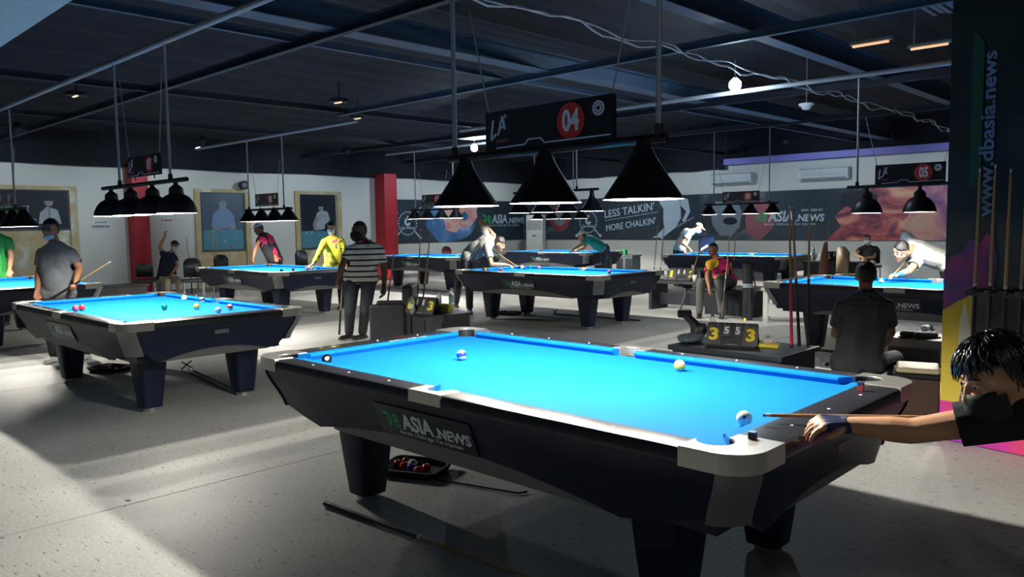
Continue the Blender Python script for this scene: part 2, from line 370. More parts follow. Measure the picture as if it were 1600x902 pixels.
# ------------------------------------------------------------------ posters on left wall (frame u = +y, v = z, facing +x)
TAN = ramp_mat('peeling tan paint', (1, 1, 1), [(0, (.42, .31, .15)), (.50, (.50, .38, .20)), (.60, (.55, .47, .32)), (.66, (.68, .64, .55))], .8, nscale=2.6, detail=7, dist=.4)
GRYD = mat('photo black', (.012, .016, .022), .3); PHS = mat('photo grey skin', (.22, .22, .22), .5, var=.3); PHW = mat('photo shirt pale', (.34, .37, .39), .5, var=.3)
PHB = mat('photo blue shirt', (.13, .22, .36), .5); PHT = mat('photo teal cloth', (.06, .22, .28), .5); PHG = mat('photo green shirt', (.08, .13, .09), .5); PHN = mat('photo blue grey', (.05, .075, .11), .4)
def lwall_poster(y0, y1, z0, z1, a0, a1, az0, az1, label, art):
    t = thing('poster', label, 'poster', (XW, 0, 0))
    fr = MB(); wd = .13
    fr.box((.03, a0 + wd / 2, (az0 + az1) / 2), (.06, wd, az1 - az0)); fr.box((.03, a1 - wd / 2, (az0 + az1) / 2), (.06, wd, az1 - az0)); fr.box((.03, (a0 + a1) / 2, az1 - .04), (.06, a1 - a0 - 2 * wd, .08))
    fr.build('surround', TAN, t)
    MB().box((.008, (a0 + a1) / 2, (az0 + z0) / 2), (.016, a1 - a0 - 2 * wd, z0 - az0)).build('peeling_panel', TAN, t)
    fm = MB(); b = .025
    for yy in (y0, y1): fm.box((.03, yy, (z0 + z1) / 2), (.03, b, z1 - z0 + b))
    for zz in (z0, z1): fm.box((.03, (y0 + y1) / 2, zz), (.03, y1 - y0 - b, b))
    fm.build('frame', mat('dark teal frame', (.04, .07, .09), .4), t)
    MB().box((.018, (y0 + y1) / 2, (z0 + z1) / 2), (.02, y1 - y0, z1 - z0)).build('photo_sheet', GRYD if art != 2 else PHN, t)
    W, H = y1 - y0, z1 - z0; O = (.0285, y0, z0); A = (0, W, 0); B = (0, 0, H); asp = W / H
    def sh(nm, poly, m, k=0): MB().plate(poly, V(O) + V((.0015 * k, 0, 0)), A, B, .0014).build(nm, m, t)
    E = lambda cx, cy, rx, ry, n=18: [(cx + rx * math.cos(2 * PI * i / n), cy + ry * math.sin(2 * PI * i / n)) for i in range(n)]
    if art == 1:
        sh('printed_torso', [(.20, .12), (.16, .42), (.27, .64), (.40, .60), (.46, .38), (.55, .30), (.62, .26), (.60, .20), (.44, .24), (.38, .12)], PHG, 0)
        sh('printed_head', E(.31, .74, .050, .115), PHS, 1); sh('printed_hair', [(.255, .76), (.365, .76), (.36, .84), (.31, .88), (.26, .84)], GRYD, 3); sh('printed_torso', [(.66, .14), (.68, .42), (.76, .58), (.88, .50), (.92, .14)], PHW, 0)
        sh('printed_head', E(.785, .70, .050, .115), PHS, 1); sh('printed_hair', [(.73, .73), (.84, .73), (.835, .80), (.785, .84), (.735, .80)], GRYD, 3); sh('printed_placket', [(.77, .14), (.80, .14), (.80, .55), (.77, .55)], PHS, 2); sh('printed_hand', E(.58, .24, .06, .05), PHS, 2); sh('printed_trophy', [(.50, .40), (.56, .40), (.55, .52), (.57, .60), (.49, .60), (.51, .52)], PHW, 2)
    if art == 2:
        sh('printed_table', [(.02, 0.02), (.98, .02), (.98, .36), (.02, .36)], PHT, 0)
        sh('printed_torso', [(.22, .42), (.26, .62), (.40, .72), (.62, .72), (.76, .60), (.78, .42), (.66, .38), (.34, .38)], PHB, 1)
        sh('printed_arm', [(.22, .42), (.30, .40), (.52, .36), (.50, .33), (.26, .36)], PHS, 2); sh('printed_arm', [(.78, .46), (.70, .44), (.62, .37), (.72, .35), (.80, .38)], PHS, 2)
        sh('printed_head', E(.50, .76, .085, .06), PHS, 2); sh('printed_cap', [(.40, .79), (.60, .79), (.58, .84), (.50, .86), (.42, .84)], PHB, 3)
        for k, (u, v) in enumerate(((.15, .25), (.3, .12), (.52, .17), (.8, .22), (.66, .06))): sh('printed_ball', E(u, v, .03, .022, 10), (PHS, MATS['red paint'], PHW)[k % 3], 1)
    if art == 3:
        sh('printed_table', [(.02, .02), (.98, .02), (.98, .30), (.60, .33), (.02, .33)], PHT, 0)
        sh('printed_torso', [(.42, .34), (.40, .52), (.46, .66), (.60, .72), (.78, .68), (.84, .52), (.70, .46), (.66, .36)], PHW, 1)
        sh('printed_arm', [(.44, .62), (.34, .46), (.36, .34), (.42, .34), (.44, .46), (.52, .56)], PHS, 2)
        sh('printed_head', E(.58, .76, .075, .065), PHS, 2); sh('printed_hair', [(.50, .78), (.66, .78), (.66, .84), (.58, .87), (.50, .84)], GRYD, 3)
        for k, (u, v) in enumerate(((.14, .29), (.24, .26), (.3, .31), (.52, .27))): sh('printed_ball', E(u, v, .03, .022, 10), (PHW, PHS)[k % 2], 1)
    return t
lwall_poster(.9, 2.54, 1.54, 2.33, .7, 2.70, .1, 2.42, 'wide framed photo of two players with a trophy in a tan surround', 1)
lwall_poster(5.38, 6.43, .98, 2.36, 5.22, 6.60, .1, 2.44, 'framed photo of a player in a blue shirt and cap leaning on a table', 2)
lwall_poster(7.99, 9.05, .94, 2.36, 7.84, 9.24, .1, 2.44, 'framed dark photo of a player in a white shirt beside the yellow shirted man', 3)
t = thing('wall_sign', 'white two-line paper sign left of the nearer red pillar', 'sign', (XW + .004, 0, 0))
MB().box((0, 3.17, 1.67), (.008, .30, .075)).build('paper', M['maskw'], t); MB().box((0, 3.17, 1.585), (.008, .42, .075)).build('paper', M['maskw'], t)
text('lettering', 'JAGALAH', M['black'], t, (.004, 3.05, 1.645), (0, 1, 0), (0, 0, 1), .25, .05, 0, .02)
text('lettering', 'KEBERSIHAN', M['black'], t, (.004, 2.99, 1.56), (0, 1, 0), (0, 0, 1), .36, .05, 0, .02)
t = thing('wall_sign', 'small red and white no smoking sign right of the nearer red pillar', 'sign', (XW + .004, 0, 0))
MB().box((0, 4.58, 1.71), (.008, .32, .12)).build('paper', M['maskw'], t)
text('lettering', 'NO SMOKING', M['red'], t, (.004, 4.45, 1.68), (0, 1, 0), (0, 0, 1), .26, .055, 0, .02)
p = PX(376, 290, XW)
t = thing('wall_speaker', 'round black wall speaker above the blue shirt poster', 'speaker', (XW, p.y, p.z))
MB().cyl((0, 0, 0), (.10, 0, 0), .03).build('bracket', M['black'], t); mb = MB().cyl((.08, 0, 0), (.20, 0, 0), .10, .11, 24); mb.build('housing', M['black'], t, 'auto')
MB().cyl((.20, 0, 0), (.205, 0, 0), .06, n=20).build('cone', mat('grey cone', (.12, .13, .14), .5), t)

# ------------------------------------------------------------------ banner on both walls
NAVY = ramp_mat('dark navy banner print', (1, 1, 1), [(0, (.012, .022, .035)), (.6, (.022, .036, .052)), (1, (.05, .08, .11))], .5, nscale=1.2)
SPACE = ramp_mat('blue nebula print', (1, 1, 1), [(.3, (.02, .07, .18)), (.5, (.05, .15, .32)), (.62, (.12, .24, .45)), (.72, (.45, .55, .68))], .5, nscale=1.6, detail=6, dist=.8)
PINKP = ramp_mat('pink face print', (1, 1, 1), [(.3, (.45, .14, .16)), (.5, (.70, .30, .26)), (.65, (.62, .45, .42))], .5, nscale=3, dist=.6)
NEB = ramp_mat('red orange nebula print', (.6, 1, 1.3), [(.28, (.05, .02, .05)), (.42, (.20, .04, .07)), (.52, (.55, .13, .12)), (.60, (.75, .34, .22)), (.72, (.80, .55, .30))], .5, nscale=1.5, detail=8, dist=1.4)
NEB2 = ramp_mat('violet orange nebula print', (1, 1, 1.2), [(.3, (.16, .10, .22)), (.45, (.42, .16, .30)), (.55, (.70, .32, .26)), (.66, (.62, .42, .30))], .5, nscale=1.1, detail=8, dist=1.0)
SMOKE = ramp_mat('grey smoke print', (1, 1, 1), [(.35, (.02, .035, .05)), (.55, (.05, .07, .09)), (.7, (.16, .20, .24))], .5, nscale=2.2, detail=8, dist=1)
BEI = mat('beige print', (.55, .45, .30), .6); PRW = mat('pale blue print', (.50, .58, .66), .6); PRG = mat('grey print', (.20, .24, .28), .6)
z0, z1 = 1.0, 2.27
bl = thing('wall_banner', 'long dark printed sponsor banner wrapping the left corner and far wall', 'banner', (0, 0, 0))
MB().box((XW + .012, (10.87 + YW - .03) / 2, (z0 + z1) / 2), (.02, YW - .03 - 10.87, z1 - z0)).build('left_sheet', NAVY, bl)
MB().box(((XW + .03 + 3.4) / 2, YW - .012, (z0 + z1) / 2), (3.4 - XW - .03, .02, z1 - z0)).build('far_sheet', NAVY, bl)
OL = V((XW + .0225, 0, 0)); AL = V((0, 1, 0)); OF = V((0, YW - .0225, 0)); AF = V((1, 0, 0)); BZ = V((0, 0, 1))
# NB for the far wall, reading direction is +x and the face looks to -y
def pl(nm, poly, m, left, k=0, t=.0015):
    if left: return MB().plate(poly, OL + V((.0016 * k, 0, 0)), AL, BZ, t).build(nm, m, bl)
    return MB().plate(poly, OF - V((0, .0016 * k, 0)), AF, BZ, t).build(nm, m, bl)
def blob(cx, cz, rx, rz, seed, n=40, amp=.15):
    return [(cx + rx * (1 + amp * noise.noise(V((math.cos(2 * PI * i / n) * 1.3, math.sin(2 * PI * i / n) * 1.3, seed)))) * math.cos(2 * PI * i / n),
             max(z0 + .004, min(z1 - .004, cz + rz * (1 + amp * noise.noise(V((math.cos(2 * PI * i / n) * 1.3, math.sin(2 * PI * i / n) * 1.3, seed + 5)))) * math.sin(2 * PI * i / n)))) for i in range(n)]
def emblem(cx, cz, r, left, k=1):
    par = bl; mb = MB(); O = (OL + V((.0016 * k, 0, 0))) if left else (OF - V((0, .0016 * k, 0))); A = AL if left else AF
    n = 26
    for i in range(n):
        a = 2 * PI * i / n; mb.plate(disc(cx + r * math.cos(a), cz + r * math.sin(a), r * .075, 8), O, A, BZ)
    for s in (-1, 1):
        x0, z0_, x1, z1_ = cx - s * r * 1.5, cz + r * 1.35, cx - s * r * .9, cz + r * .85
        mb.plate([(cx - s * r * 1.35, cz - r * 1.15), (cx - s * r * 1.25, cz - r * 1.22), (cx - s * r * .55, cz - r * .55), (cx - s * r * .62, cz - r * .45)], O, A, BZ)
        mb.plate(disc(cx - s * r * 1.42, cz - r * 1.28, r * .15, 12), O, A, BZ)
        mb.plate([(cx - s * r * 1.6, cz + r * 1.45), (cx - s * r * 1.56, cz + r * 1.5), (cx - s * r * 1.0, cz + r * .9), (cx - s * r * 1.05, cz + r * .86)], O, A, BZ)
    # hooked crest in the middle
    ring = []
    for i in range(17): a = PI * .55 + PI * 1.35 * i / 16; ring.append((cx + r * .36 * math.cos(a), cz + r * .12 + r * .36 * math.sin(a)))
    for i in range(17): a = PI * 1.9 - PI * 1.35 * i / 16; ring.append((cx + r * .14 * math.cos(a), cz + r * .14 + r * .14 * math.sin(a)))
    mb.plate(ring, O, A, BZ); mb.plate(disc(cx + r * .02, cz + r * .56, r * .12, 10), O, A, BZ)
    tag(mb.build('emblem', PRW, par), kind='stuff')
    text('lettering', 'City Billiard', PRW, par, O + A * (cx - r * .75) + BZ * (cz - r * .55), A, BZ, r * 1.5, r * .28, .1, .02)
def dblogo(par, O, A, B, w, m1, m2, h=None, sponsored=False, big=.0, t=.002):
    """wing D + B + ASIA.NEWS with the line below, total width w"""
    O, A, B = V(O), V(A).normalized(), V(B).normalized(); u = w
    g = MB()
    wing = [(0, .245), (.05, .20), (.115, .185), (.14, .15), (.135, .10), (.105, .055), (.075, .065), (.075, .135), (.098, .14), (.10, .10), (.115, .10), (.118, .14), (.095, .165), (.05, .165)]
    g.plate([(x * u, y * u) for x, y in wing], O, A, B, t); g.build('logo_wing', m1, par)
    text('lettering', 'B', m1, par, O + A * (.155 * u) + B * (.055 * u), A, B, .075 * u, .13 * u, .05, .03, t)
    text('lettering', 'ASIA', m2, par, O + A * (.245 * u) + B * (.055 * u), A, B, .36 * u, .145 * u, .12, .03, t)
    text('lettering', '.NEWS', m2, par, O + A * (.625 * u) + B * (.055 * u), A, B, .375 * u, .095 * u, .08, .03, t)
    text('lettering', 'Berita Olahraga Ter-Update', m2, par, O + A * (.19 * u), A, B, .70 * u, .042 * u, .1, .0, t)
    if sponsored: text('lettering', 'SPONSORED BY:', m2, par, O + A * (.70 * u) + B * (.185 * u), A, B, .28 * u, .030 * u, 0, .02, t)
emblem(11.5, 1.58, .33, True)
pl('nebula_print', blob(13.2, 1.63, 1.05, .62, 3, amp=.3), SPACE, True)
pl('printed_face', [(12.75, 2.2), (13.0, 1.35), (13.4, 1.28), (13.55, 1.42), (14.05, 1.5), (14.3, 1.75), (14.25, 2.2), (13.85, 2.25)], PINKP, True, 1)
pl('printed_eye', blob(13.75, 1.78, .16, .14, 8, 16), SPACE, True, 2); pl('printed_hair', [(12.75, 2.2), (12.9, 2.26), (14.35, 2.26), (14.3, 2.0), (13.8, 2.12), (13.2, 2.08)], BEI, True, 2)
dblogo(bl, OL + V((.0016, 14.45, 1.44)), AL, BZ, 2.0, M['greenp'], PRW)
pl('smoke_print', [(-15.0, z0 + .01), (-13.6, z0 + .01), (-13.4, z1 - .01), (-15.0, z1 - .01)], SMOKE, False)
pl('red_number_ball', blob(-13.9, 1.68, .42, .42, 2, amp=.02), mat('dim red print', (.30, .05, .06), .6), False, 1); pl('ball_ring', blob(-13.9, 1.68, .24, .24, 2, amp=.02), PRG, False, 2)
emblem(-12.75, 1.55, .33, False)
slant = V((1, 0, .10)).normalized()
for st, x, z, ww, hh in (("LESS TALKIN'", -12.1, 1.66, 1.8, .24), ("MORE CHALKIN'", -12.05, 1.26, 1.8, .20)):
    text('lettering', st, PRW, bl, (x, YW - .0245, z), (1, 0, .115), (-.05, 0, 1), ww, hh, 0, .015)
MB().plate([(-12.1, 1.575), (-10.2, 1.80), (-10.2, 1.815), (-12.1, 1.59)], OF - V((0, .0016, 0)), AF, BZ).build('underline', PRW, bl)
pl('printed_player', [(-10.2, 2.26), (-10.12, 2.05), (-10, 1.9), (-10, 1.55), (-9.98, 1.35), (-10.22, 1.14), (-10.4, 1.06), (-10.1, 1.07), (-10.05, 1.02), (-9.95, 1.12), (-9.6, 1.35), (-9.42, 1.62), (-9.45, 2.26)], PRW, False, 1)
pl('printed_arm', [(-9.46, 2.22), (-9.2, 2.15), (-9.12, 1.8), (-9.3, 1.5), (-9.38, 1.55), (-9.25, 1.8), (-9.46, 2.0)], PRW, False, 1)
pl('printed_cue', [(-9.55, 1.35), (-9.0, 1.62), (-9.02, 1.66), (-9.57, 1.40)], PRG, False, 2)
pl('smoke_print', [(-8.9, z0 + .01), (-5.9, z0 + .01), (-6.1, z1 - .01), (-8.8, z1 - .01)], SMOKE, False)
pl('printed_tyre', blob(-8.05, 1.7, .75, .62, 4, amp=.04), mat('tyre print', (.03, .035, .045), .6), False, 1)
pl('printed_skull', [(-8.35, 2.05), (-7.7, 2.05), (-7.55, 1.75), (-7.62, 1.35), (-7.85, 1.12), (-8.2, 1.12), (-8.42, 1.4), (-8.5, 1.78)], PRG, False, 2)
pl('printed_eye', blob(-7.9, 1.52, .22, .10, 5, 16), M['black'], False, 3)
pl('nebula_print', blob(-7.1, 1.55, .38, .55, 9, amp=.5), mat('dim pink smoke print', (.30, .09, .11), .6, var=.5, scale=2), False, 3)
pl('printed_panel', [(-6.9, z0 + .01), (-5.35, z0 + .01), (-5.35, z1 - .01), (-6.9, z1 - .01)], NAVY, False, 2)
dblogo(bl, OF + V((-7.3, -.006, 1.37)), AF, BZ, 1.95, M['greenp'], PRW, sponsored=True)
pl('nebula_print', [(-5.3, z0 + .01), (-.2, z0 + .01), (-.2, z1 - .01), (-4.5, z1 - .01), (-4.8, 1.85), (-5.1, 1.6), (-4.95, 1.35)], NEB, False, 0)
pl('nebula_print', [(-3.6, z0 + .01), (-.2, z0 + .01), (-.2, z1 - .01), (-3.2, z1 - .01)], NEB2, False, 1)
pl('printed_gorilla', blob(-4.55, 2.0, .42, .22, 12, amp=.5), mat('dark shape print', (.012, .012, .02), .6), False, 2)

# standing air conditioner in the corner
p = V((-14.25, 15.7, 0))
t = thing('standing_air_conditioner', 'tall cream floor-standing air conditioner in the far left corner', 'air conditioner', p, math.radians(25))
MB().box((0, 0, .9), (.55, .36, 1.8)).build('cabinet', mat('cream plastic', (.68, .68, .62), .5), t, bevel=.02)
for k in range(6): MB().box((0, -.185, 1.35 + k * .05), (.46, .02, .018)).build('louvre', mat('grey plastic', (.25, .27, .28), .5), t)
MB().box((0, -.183, 1.14), (.14, .01, .03)).build('display', M['black'], t)
# split air conditioners
for k, (px0, px1, py0, py1) in enumerate(((1107, 1172, 265, 283), (1247, 1324, 259, 279))):
    a = PY(px0, py1, YW - .25); b = PY(px1, py0, YW - .25); wd = b.x - a.x; zc = 2.64
    t = thing('wall_air_conditioner', ('white wall air conditioner above the skull print, the left one', 'white wall air conditioner above the red nebula print, the right one')[k], 'air conditioner', ((a.x + b.x) / 2, YW, zc), 0, 'wall air conditioners')
    mb = MB(); prof = [(-.02, -.14), (-.16, -.14), (-.22, -.06), (-.23, .10), (-.18, .14), (-.02, .14)]
    mb.rings([[V((x, y, z)) for y, z in prof] for x in (-wd / 2, wd / 2)]); mb.build('case', mat('white plastic', (.62, .66, .68), .4), t)
    for j in range(3): MB().box((0, -.232, -.03 + .045 * j), (wd * .92, .008, .008)).build('grille_line', MATS['grey plastic'], t)
    MB().box((0, -.19, -.11), (wd * .9, .07, .012), R=Matrix.Rotation(.7, 3, 'X')).build('flap', MATS['grey plastic'], t)

# ------------------------------------------------------------------ pool table
def pool_table(label):
    t = thing('pool_table', label, 'pool table', (0, 0, 0), 0, 'nine-foot pool tables')
    H = .787; zc = .75
    def arc(cx, cy, r, a0, a1, n=8): return [(cx + r * math.cos(math.radians(a0 + (a1 - a0) * i / n)), cy + r * math.sin(math.radians(a0 + (a1 - a0) * i / n))) for i in range(n + 1)]
    # cloth bed with bitten corners
    q = [(1.32, .60), (1.315, .625), (1.265, .678), (1.24, .683), (.06, .683), (.045, .672), (-.045, .672), (-.06, .683), (-1.24, .683), (-1.265, .678), (-1.315, .625), (-1.32, .60)]
    poly = q + [(-x, -y) for x, y in q]
    MB().prism(poly, .71, zc).build('bed_cloth', M['cloth'], t)
    # cushions
    def cushion(nose0, nose1, back0, back1, n):   # n outward normal (towards the rail)
        n = V((n[0], n[1], 0)); mb = MB()
        def ring(nose, back):
            nose = V((nose[0], nose[1], 0)); back = V((back[0], back[1], 0))
            return [nose + V((0, 0, H - .014)), nose + V((0, 0, H - .004)), nose + n * .006 + V((0, 0, H)), back + V((0, 0, H + .001)), back + V((0, 0, zc - .01)), nose + n * .02 + V((0, 0, zc - .005))]
        mb.rings([ring(nose0, back0), ring(nose1, back1)]); mb.build('cushion', M['cloth'], t)
    for sy in (-1, 1):
        for sx in (-1, 1): cushion((sx * .075, sy * .635), (sx * 1.185, sy * .635), (sx * .060, sy * .685), (sx * 1.235, sy * .685), (0, sy))
    for sx in (-1, 1): cushion((sx * 1.27, -.555), (sx * 1.27, .555), (sx * 1.32, -.605), (sx * 1.32, .605), (sx, 0))
    # rails
    def rail(x0, x1, y0, y1, horizontal, s):
        mb = MB(); o = []
        # cross-section across the rail: inner -> outer rounded
        if horizontal: prof = [(y0, H - .05), (y0, H + .001), (y1 - s * .02, H + .002), (y1 - s * .006, H - .003), (y1, H - .012), (y1, H - .05)]; mb.rings([[V((x, a, z)) for a, z in prof] for x in (x0, x1)])
        else: prof = [(x0, H - .05), (x0, H + .001), (x1 - s * .02, H + .002), (x1 - s * .006, H - .003), (x1, H - .012), (x1, H - .05)]; mb.rings([[V((a, y, z)) for a, z in prof] for y in (y0, y1)])
        mb.build('rail', M['rail'], t, 'auto')
    for sy in (-1, 1):
        for sx in (-1, 1): rail(sx * .105, sx * 1.24, sy * .685, sy * .79, True, sy)
    for sx in (-1, 1): rail(sx * 1.32, sx * 1.48, -.545, .545, False, sx)
    # corner caps
    for sx in (-1, 1):
        for sy in (-1, 1):
            P = [(1.24, .685), (1.24, .792)] + [(x, y) for x, y in reversed(arc(1.362, .672, .12, 0, 90))] + [(1.482, .545), (1.32, .545), (1.32, .60)]
            hole = [p for p in arc(1.302, .662, .062, -75, 165, 12)]
            poly = P + hole
            MB().prism([(sx * x, sy * y) for x, y in poly], H - .062, H + .005).build('corner_cap', M['metal'], t, bevel=.003)
    for sy in (-1, 1):
        poly = [(-.105, .685), (-.105, .797), (.105, .797), (.105, .685)] + arc(0, .705, .06, -15, -165 + 360, 10)[0:0] + [(.06, .685)] + [p for p in arc(0, .700, .058, -12, 192, 12)] + [(-.06, .685)]
        MB().prism([(x, sy * y) for x, y in poly], H - .05, H + .004).build('side_cap', M['metal'], t, bevel=.003)
    # pockets
    for cx, cy in ((1.302, .662), (-1.302, .662), (1.302, -.662), (-1.302, -.662), (0, .700), (0, -.700)):
        pk = MB().lathe([(.061, .746), (.060, .70), (.045, .66), (.001, .655)], (cx, cy, 0), 20).build('pocket', M['pocket'], t, True)
        a0 = math.degrees(math.atan2(cy, cx if cx else 0.0)); sp = 118 if cx else 88
        if cx: a0 = math.degrees(math.atan2(1 if cy > 0 else -1, 1 if cx > 0 else -1))
        inn = arc(cx, cy, .0585, a0 - sp, a0 + sp, 18); out = arc(cx, cy, .0625, a0 - sp, a0 + sp, 18)
        mb = MB(); mb.prism(inn + out[::-1], .70, H - .0005); mb.build('pocket_liner', M['pocket'], pk)
    # pocket liner standing up behind the far corner (visible black horseshoe)
    # apron
    def zb(p, a, b):
        # lower edge of the black skirt
        ax, ay = abs(p.x), abs(p.y)
        if ay > b - .12 and ax < a - .12:
            u = min(1, ax / .98); return .455 + .085 * (1 - u * u) if ax < .98 else .455 + .075 * (ax - .98) / (a - .12 - .98)
        if ax > a - .12 and ay < b - .12:
            u = min(1, ay / .50); return .455 + .075 * (1 - u * u) if ay < .50 else .455 + .075 * (ay - .50) / max(.01, (b - .12 - .50))
        return .53
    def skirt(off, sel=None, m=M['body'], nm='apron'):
        N = 8
        def dense(a, b, r):
            pts = []
            c = rrect(a, b, r, 0, 6); n = len(c)
            for i in range(n):
                p, q = c[i], c[(i + 1) % n]; k = 16 if (q - p).length > .3 else 1
                for j in range(k): pts.append((p.lerp(q, j / k), i % 7 != 6))
            return pts
        top = dense(1.472 + off, .782 + off, .12); rows = []
        ins = (0, .010, .028, .048, .066, .078)
        for ri, d in enumerate(ins):
            ring = dense(1.472 + off - d, .782 + off - d, .12); f = ri / (len(ins) - 1)
            rows.append([V((p.x, p.y, (H - .045) * (1 - f) + zb(p, 1.472 + off - d, .782 + off - d) * f)) for p, c in ring])
        inner = [[V((p.x * .965, p.y * .94, p.z)) for p in r] for r in (rows[-1], rows[0])]
        rows += inner
        mb = MB()
        if sel is None: mb.rings(rows, False, False)
        mb.build(nm, m, t, 'auto')
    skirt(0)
    for sx in (-1, 1):
        for sy in (-1, 1):
            rows = []
            for ri, d in enumerate((0, .010, .028, .048, .066, .078)):
                f = ri / 5; a, b, r = 1.476 - d, .786 - d, .12; z = (H - .055) * (1 - f) + .522 * f
                pts = arc(a - r, b - r, r, 84, 6, 8)
                rows.append([V((sx * x, sy * y, z)) for x, y in pts])
            inner = [[V((p.x - sx * .03, p.y - sy * .03, p.z)) for p in r] for r in (rows[-1], rows[0])]
            mb = MB(); mb.rings(rows + inner + [rows[0]], False, False, False); mb.build('corner_block', M['block'], t, 'auto')
    for sy in (-1, 1):
        rr = [[V((x, sy * y, z)) for y, z in ((.70, .62), (.655, .445), (.63, .445), (.67, .62))] for x in (-.90, .90)]
        MB().rings(rr).build('arch_panel', M['greyp'], t)
    for sx in (-1, 1):
        rr = [[V((sx * x, y, z)) for x, z in ((1.392, .62), (1.348, .455), (1.32, .455), (1.36, .62))] for y in (-.47, .47)]
        MB().rings(rr).build('arch_panel', M['greyp'], t)
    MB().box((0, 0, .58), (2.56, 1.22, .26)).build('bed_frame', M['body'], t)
    for sx in (-1, 1):
        for sy in (-1, 1):
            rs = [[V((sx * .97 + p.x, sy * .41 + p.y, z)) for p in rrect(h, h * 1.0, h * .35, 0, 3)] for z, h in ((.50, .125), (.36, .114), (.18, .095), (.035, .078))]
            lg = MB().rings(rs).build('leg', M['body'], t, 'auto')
            MB().cyl((sx * .97, sy * .41, 0), (sx * .97, sy * .41, .04), .062, .066, 20).build('foot', M['foot'], lg, 'auto')
    mb = MB()
    for k in (-3, -2, -1, 1, 2, 3):
        for sy in (-1, 1): mb.cyl((k * .317, sy * .738, H), (k * .317, sy * .738, H + .0035), .006, n=10)
    for k in (-1, 0, 1):
        for sx in (-1, 1): mb.cyl((sx * 1.40, k * .317, H), (sx * 1.40, k * .317, H + .0035), .006, n=10)
    tag(mb.build('rail_sights', M['white'], t), kind='stuff')
    # sponsor sticker on the long side facing the room (slanted face)
    st = thing('sponsor_sticker', None, None); st.parent = t
    O = V((-.37, -.7135, .548)); A = V((1, 0, 0)); B = V((0, -.40, 1)).normalized()
    MB().plate([(-.03, -.012), (.62, -.012), (.62, .150), (-.03, .150)], O - V((0, 0.0025, 0)), A, B, .002).build('sticker_sheet', mat('navy sticker', (.008, .014, .030), .35), st)
    dblogo(st, O - V((0, .0045, 0)), A, B, .60, mat('dull green print', (.03, .28, .12), .5), mat('pale grey print', (.68, .76, .82), .5))
    for sx in (-1, 1):
        MB().box((sx * 1.4605, .0, .66), (.004, .12, .035), R=Matrix.Rotation(sx * -.0, 3, 'Y')).build('name_plate', M['greyp'], t)
    text('cushion_lettering', 'CIPTA MG-150', M['white'], t, (-1.300, .02, H + .0015), (0, 1, 0), (-1, 0, 0), .30, .020, .1, .01, .001)
    return t
T1 = pool_table('large nearest pool table with blue cloth and a cue ball by its corner, front right')
tabs = [((-5.03, .04), 'pool table at left with seven scattered balls, in front of the grey polo man'),
        ((-5.35, 6.27), 'pool table in the middle of the hall where the grey shirted man bends to shoot'),
        ((-10.25, 4.25), 'pool table below the poster wall where two players lean in'),
        ((-10.15, .10), 'pool table cut by the left edge of the photo beside the green shirt'),
        ((-.20, 6.45), 'pool table at right behind the seated dark shirted man'),
        ((-5.75, 12.8), 'pool table at the back right below the skull print, player in tan cap at it'),
        ((-10.8, 12.85), 'pool table at the back centre with the teal shirted player'),
        ((-11.85, 9.45), 'pool table beside the red pillar behind the striped shirt man')]
TT = [T1]
for (x, y), lab in tabs:
    c = copy_tree(T1); c.location = (x, y, 0); c['label'] = lab; TT.append(c)

# ------------------------------------------------------------------ pendant lamps
def point(parent, loc, w, r=.03, col=(1, .94, .84), batwing=True):
    l = bpy.data.lights.new('bulb_light', 'POINT'); l.energy = w; l.shadow_soft_size = r; l.color = col
    if batwing:      # photometric profile of a wide reflector lamp
        l.use_nodes = True; nt = l.node_tree; em = nt.nodes['Emission']
        tc = nt.nodes.new('ShaderNodeTexCoord'); sp = nt.nodes.new('ShaderNodeSeparateXYZ'); nt.links.new(tc.outputs['Normal'], sp.inputs[0])
        ab = nt.nodes.new('ShaderNodeMath'); ab.operation = 'ABSOLUTE'; nt.links.new(sp.outputs['Z'], ab.inputs[0])
        mx = nt.nodes.new('ShaderNodeMath'); mx.operation = 'MAXIMUM'; mx.inputs[1].default_value = .33; nt.links.new(ab.outputs[0], mx.inputs[0])
        pw = nt.nodes.new('ShaderNodeMath'); pw.operation = 'POWER'; pw.inputs[1].default_value = -1.25; nt.links.new(mx.outputs[0], pw.inputs[0])
        nt.links.new(pw.outputs[0], em.inputs['Strength'])
    o = bpy.data.objects.new('bulb_light', l); COL.objects.link(o); o.location = loc
    if parent: o.parent = parent
    return o
BULB = mat('warm bulb glass', (1, .88, .72), emit=14)
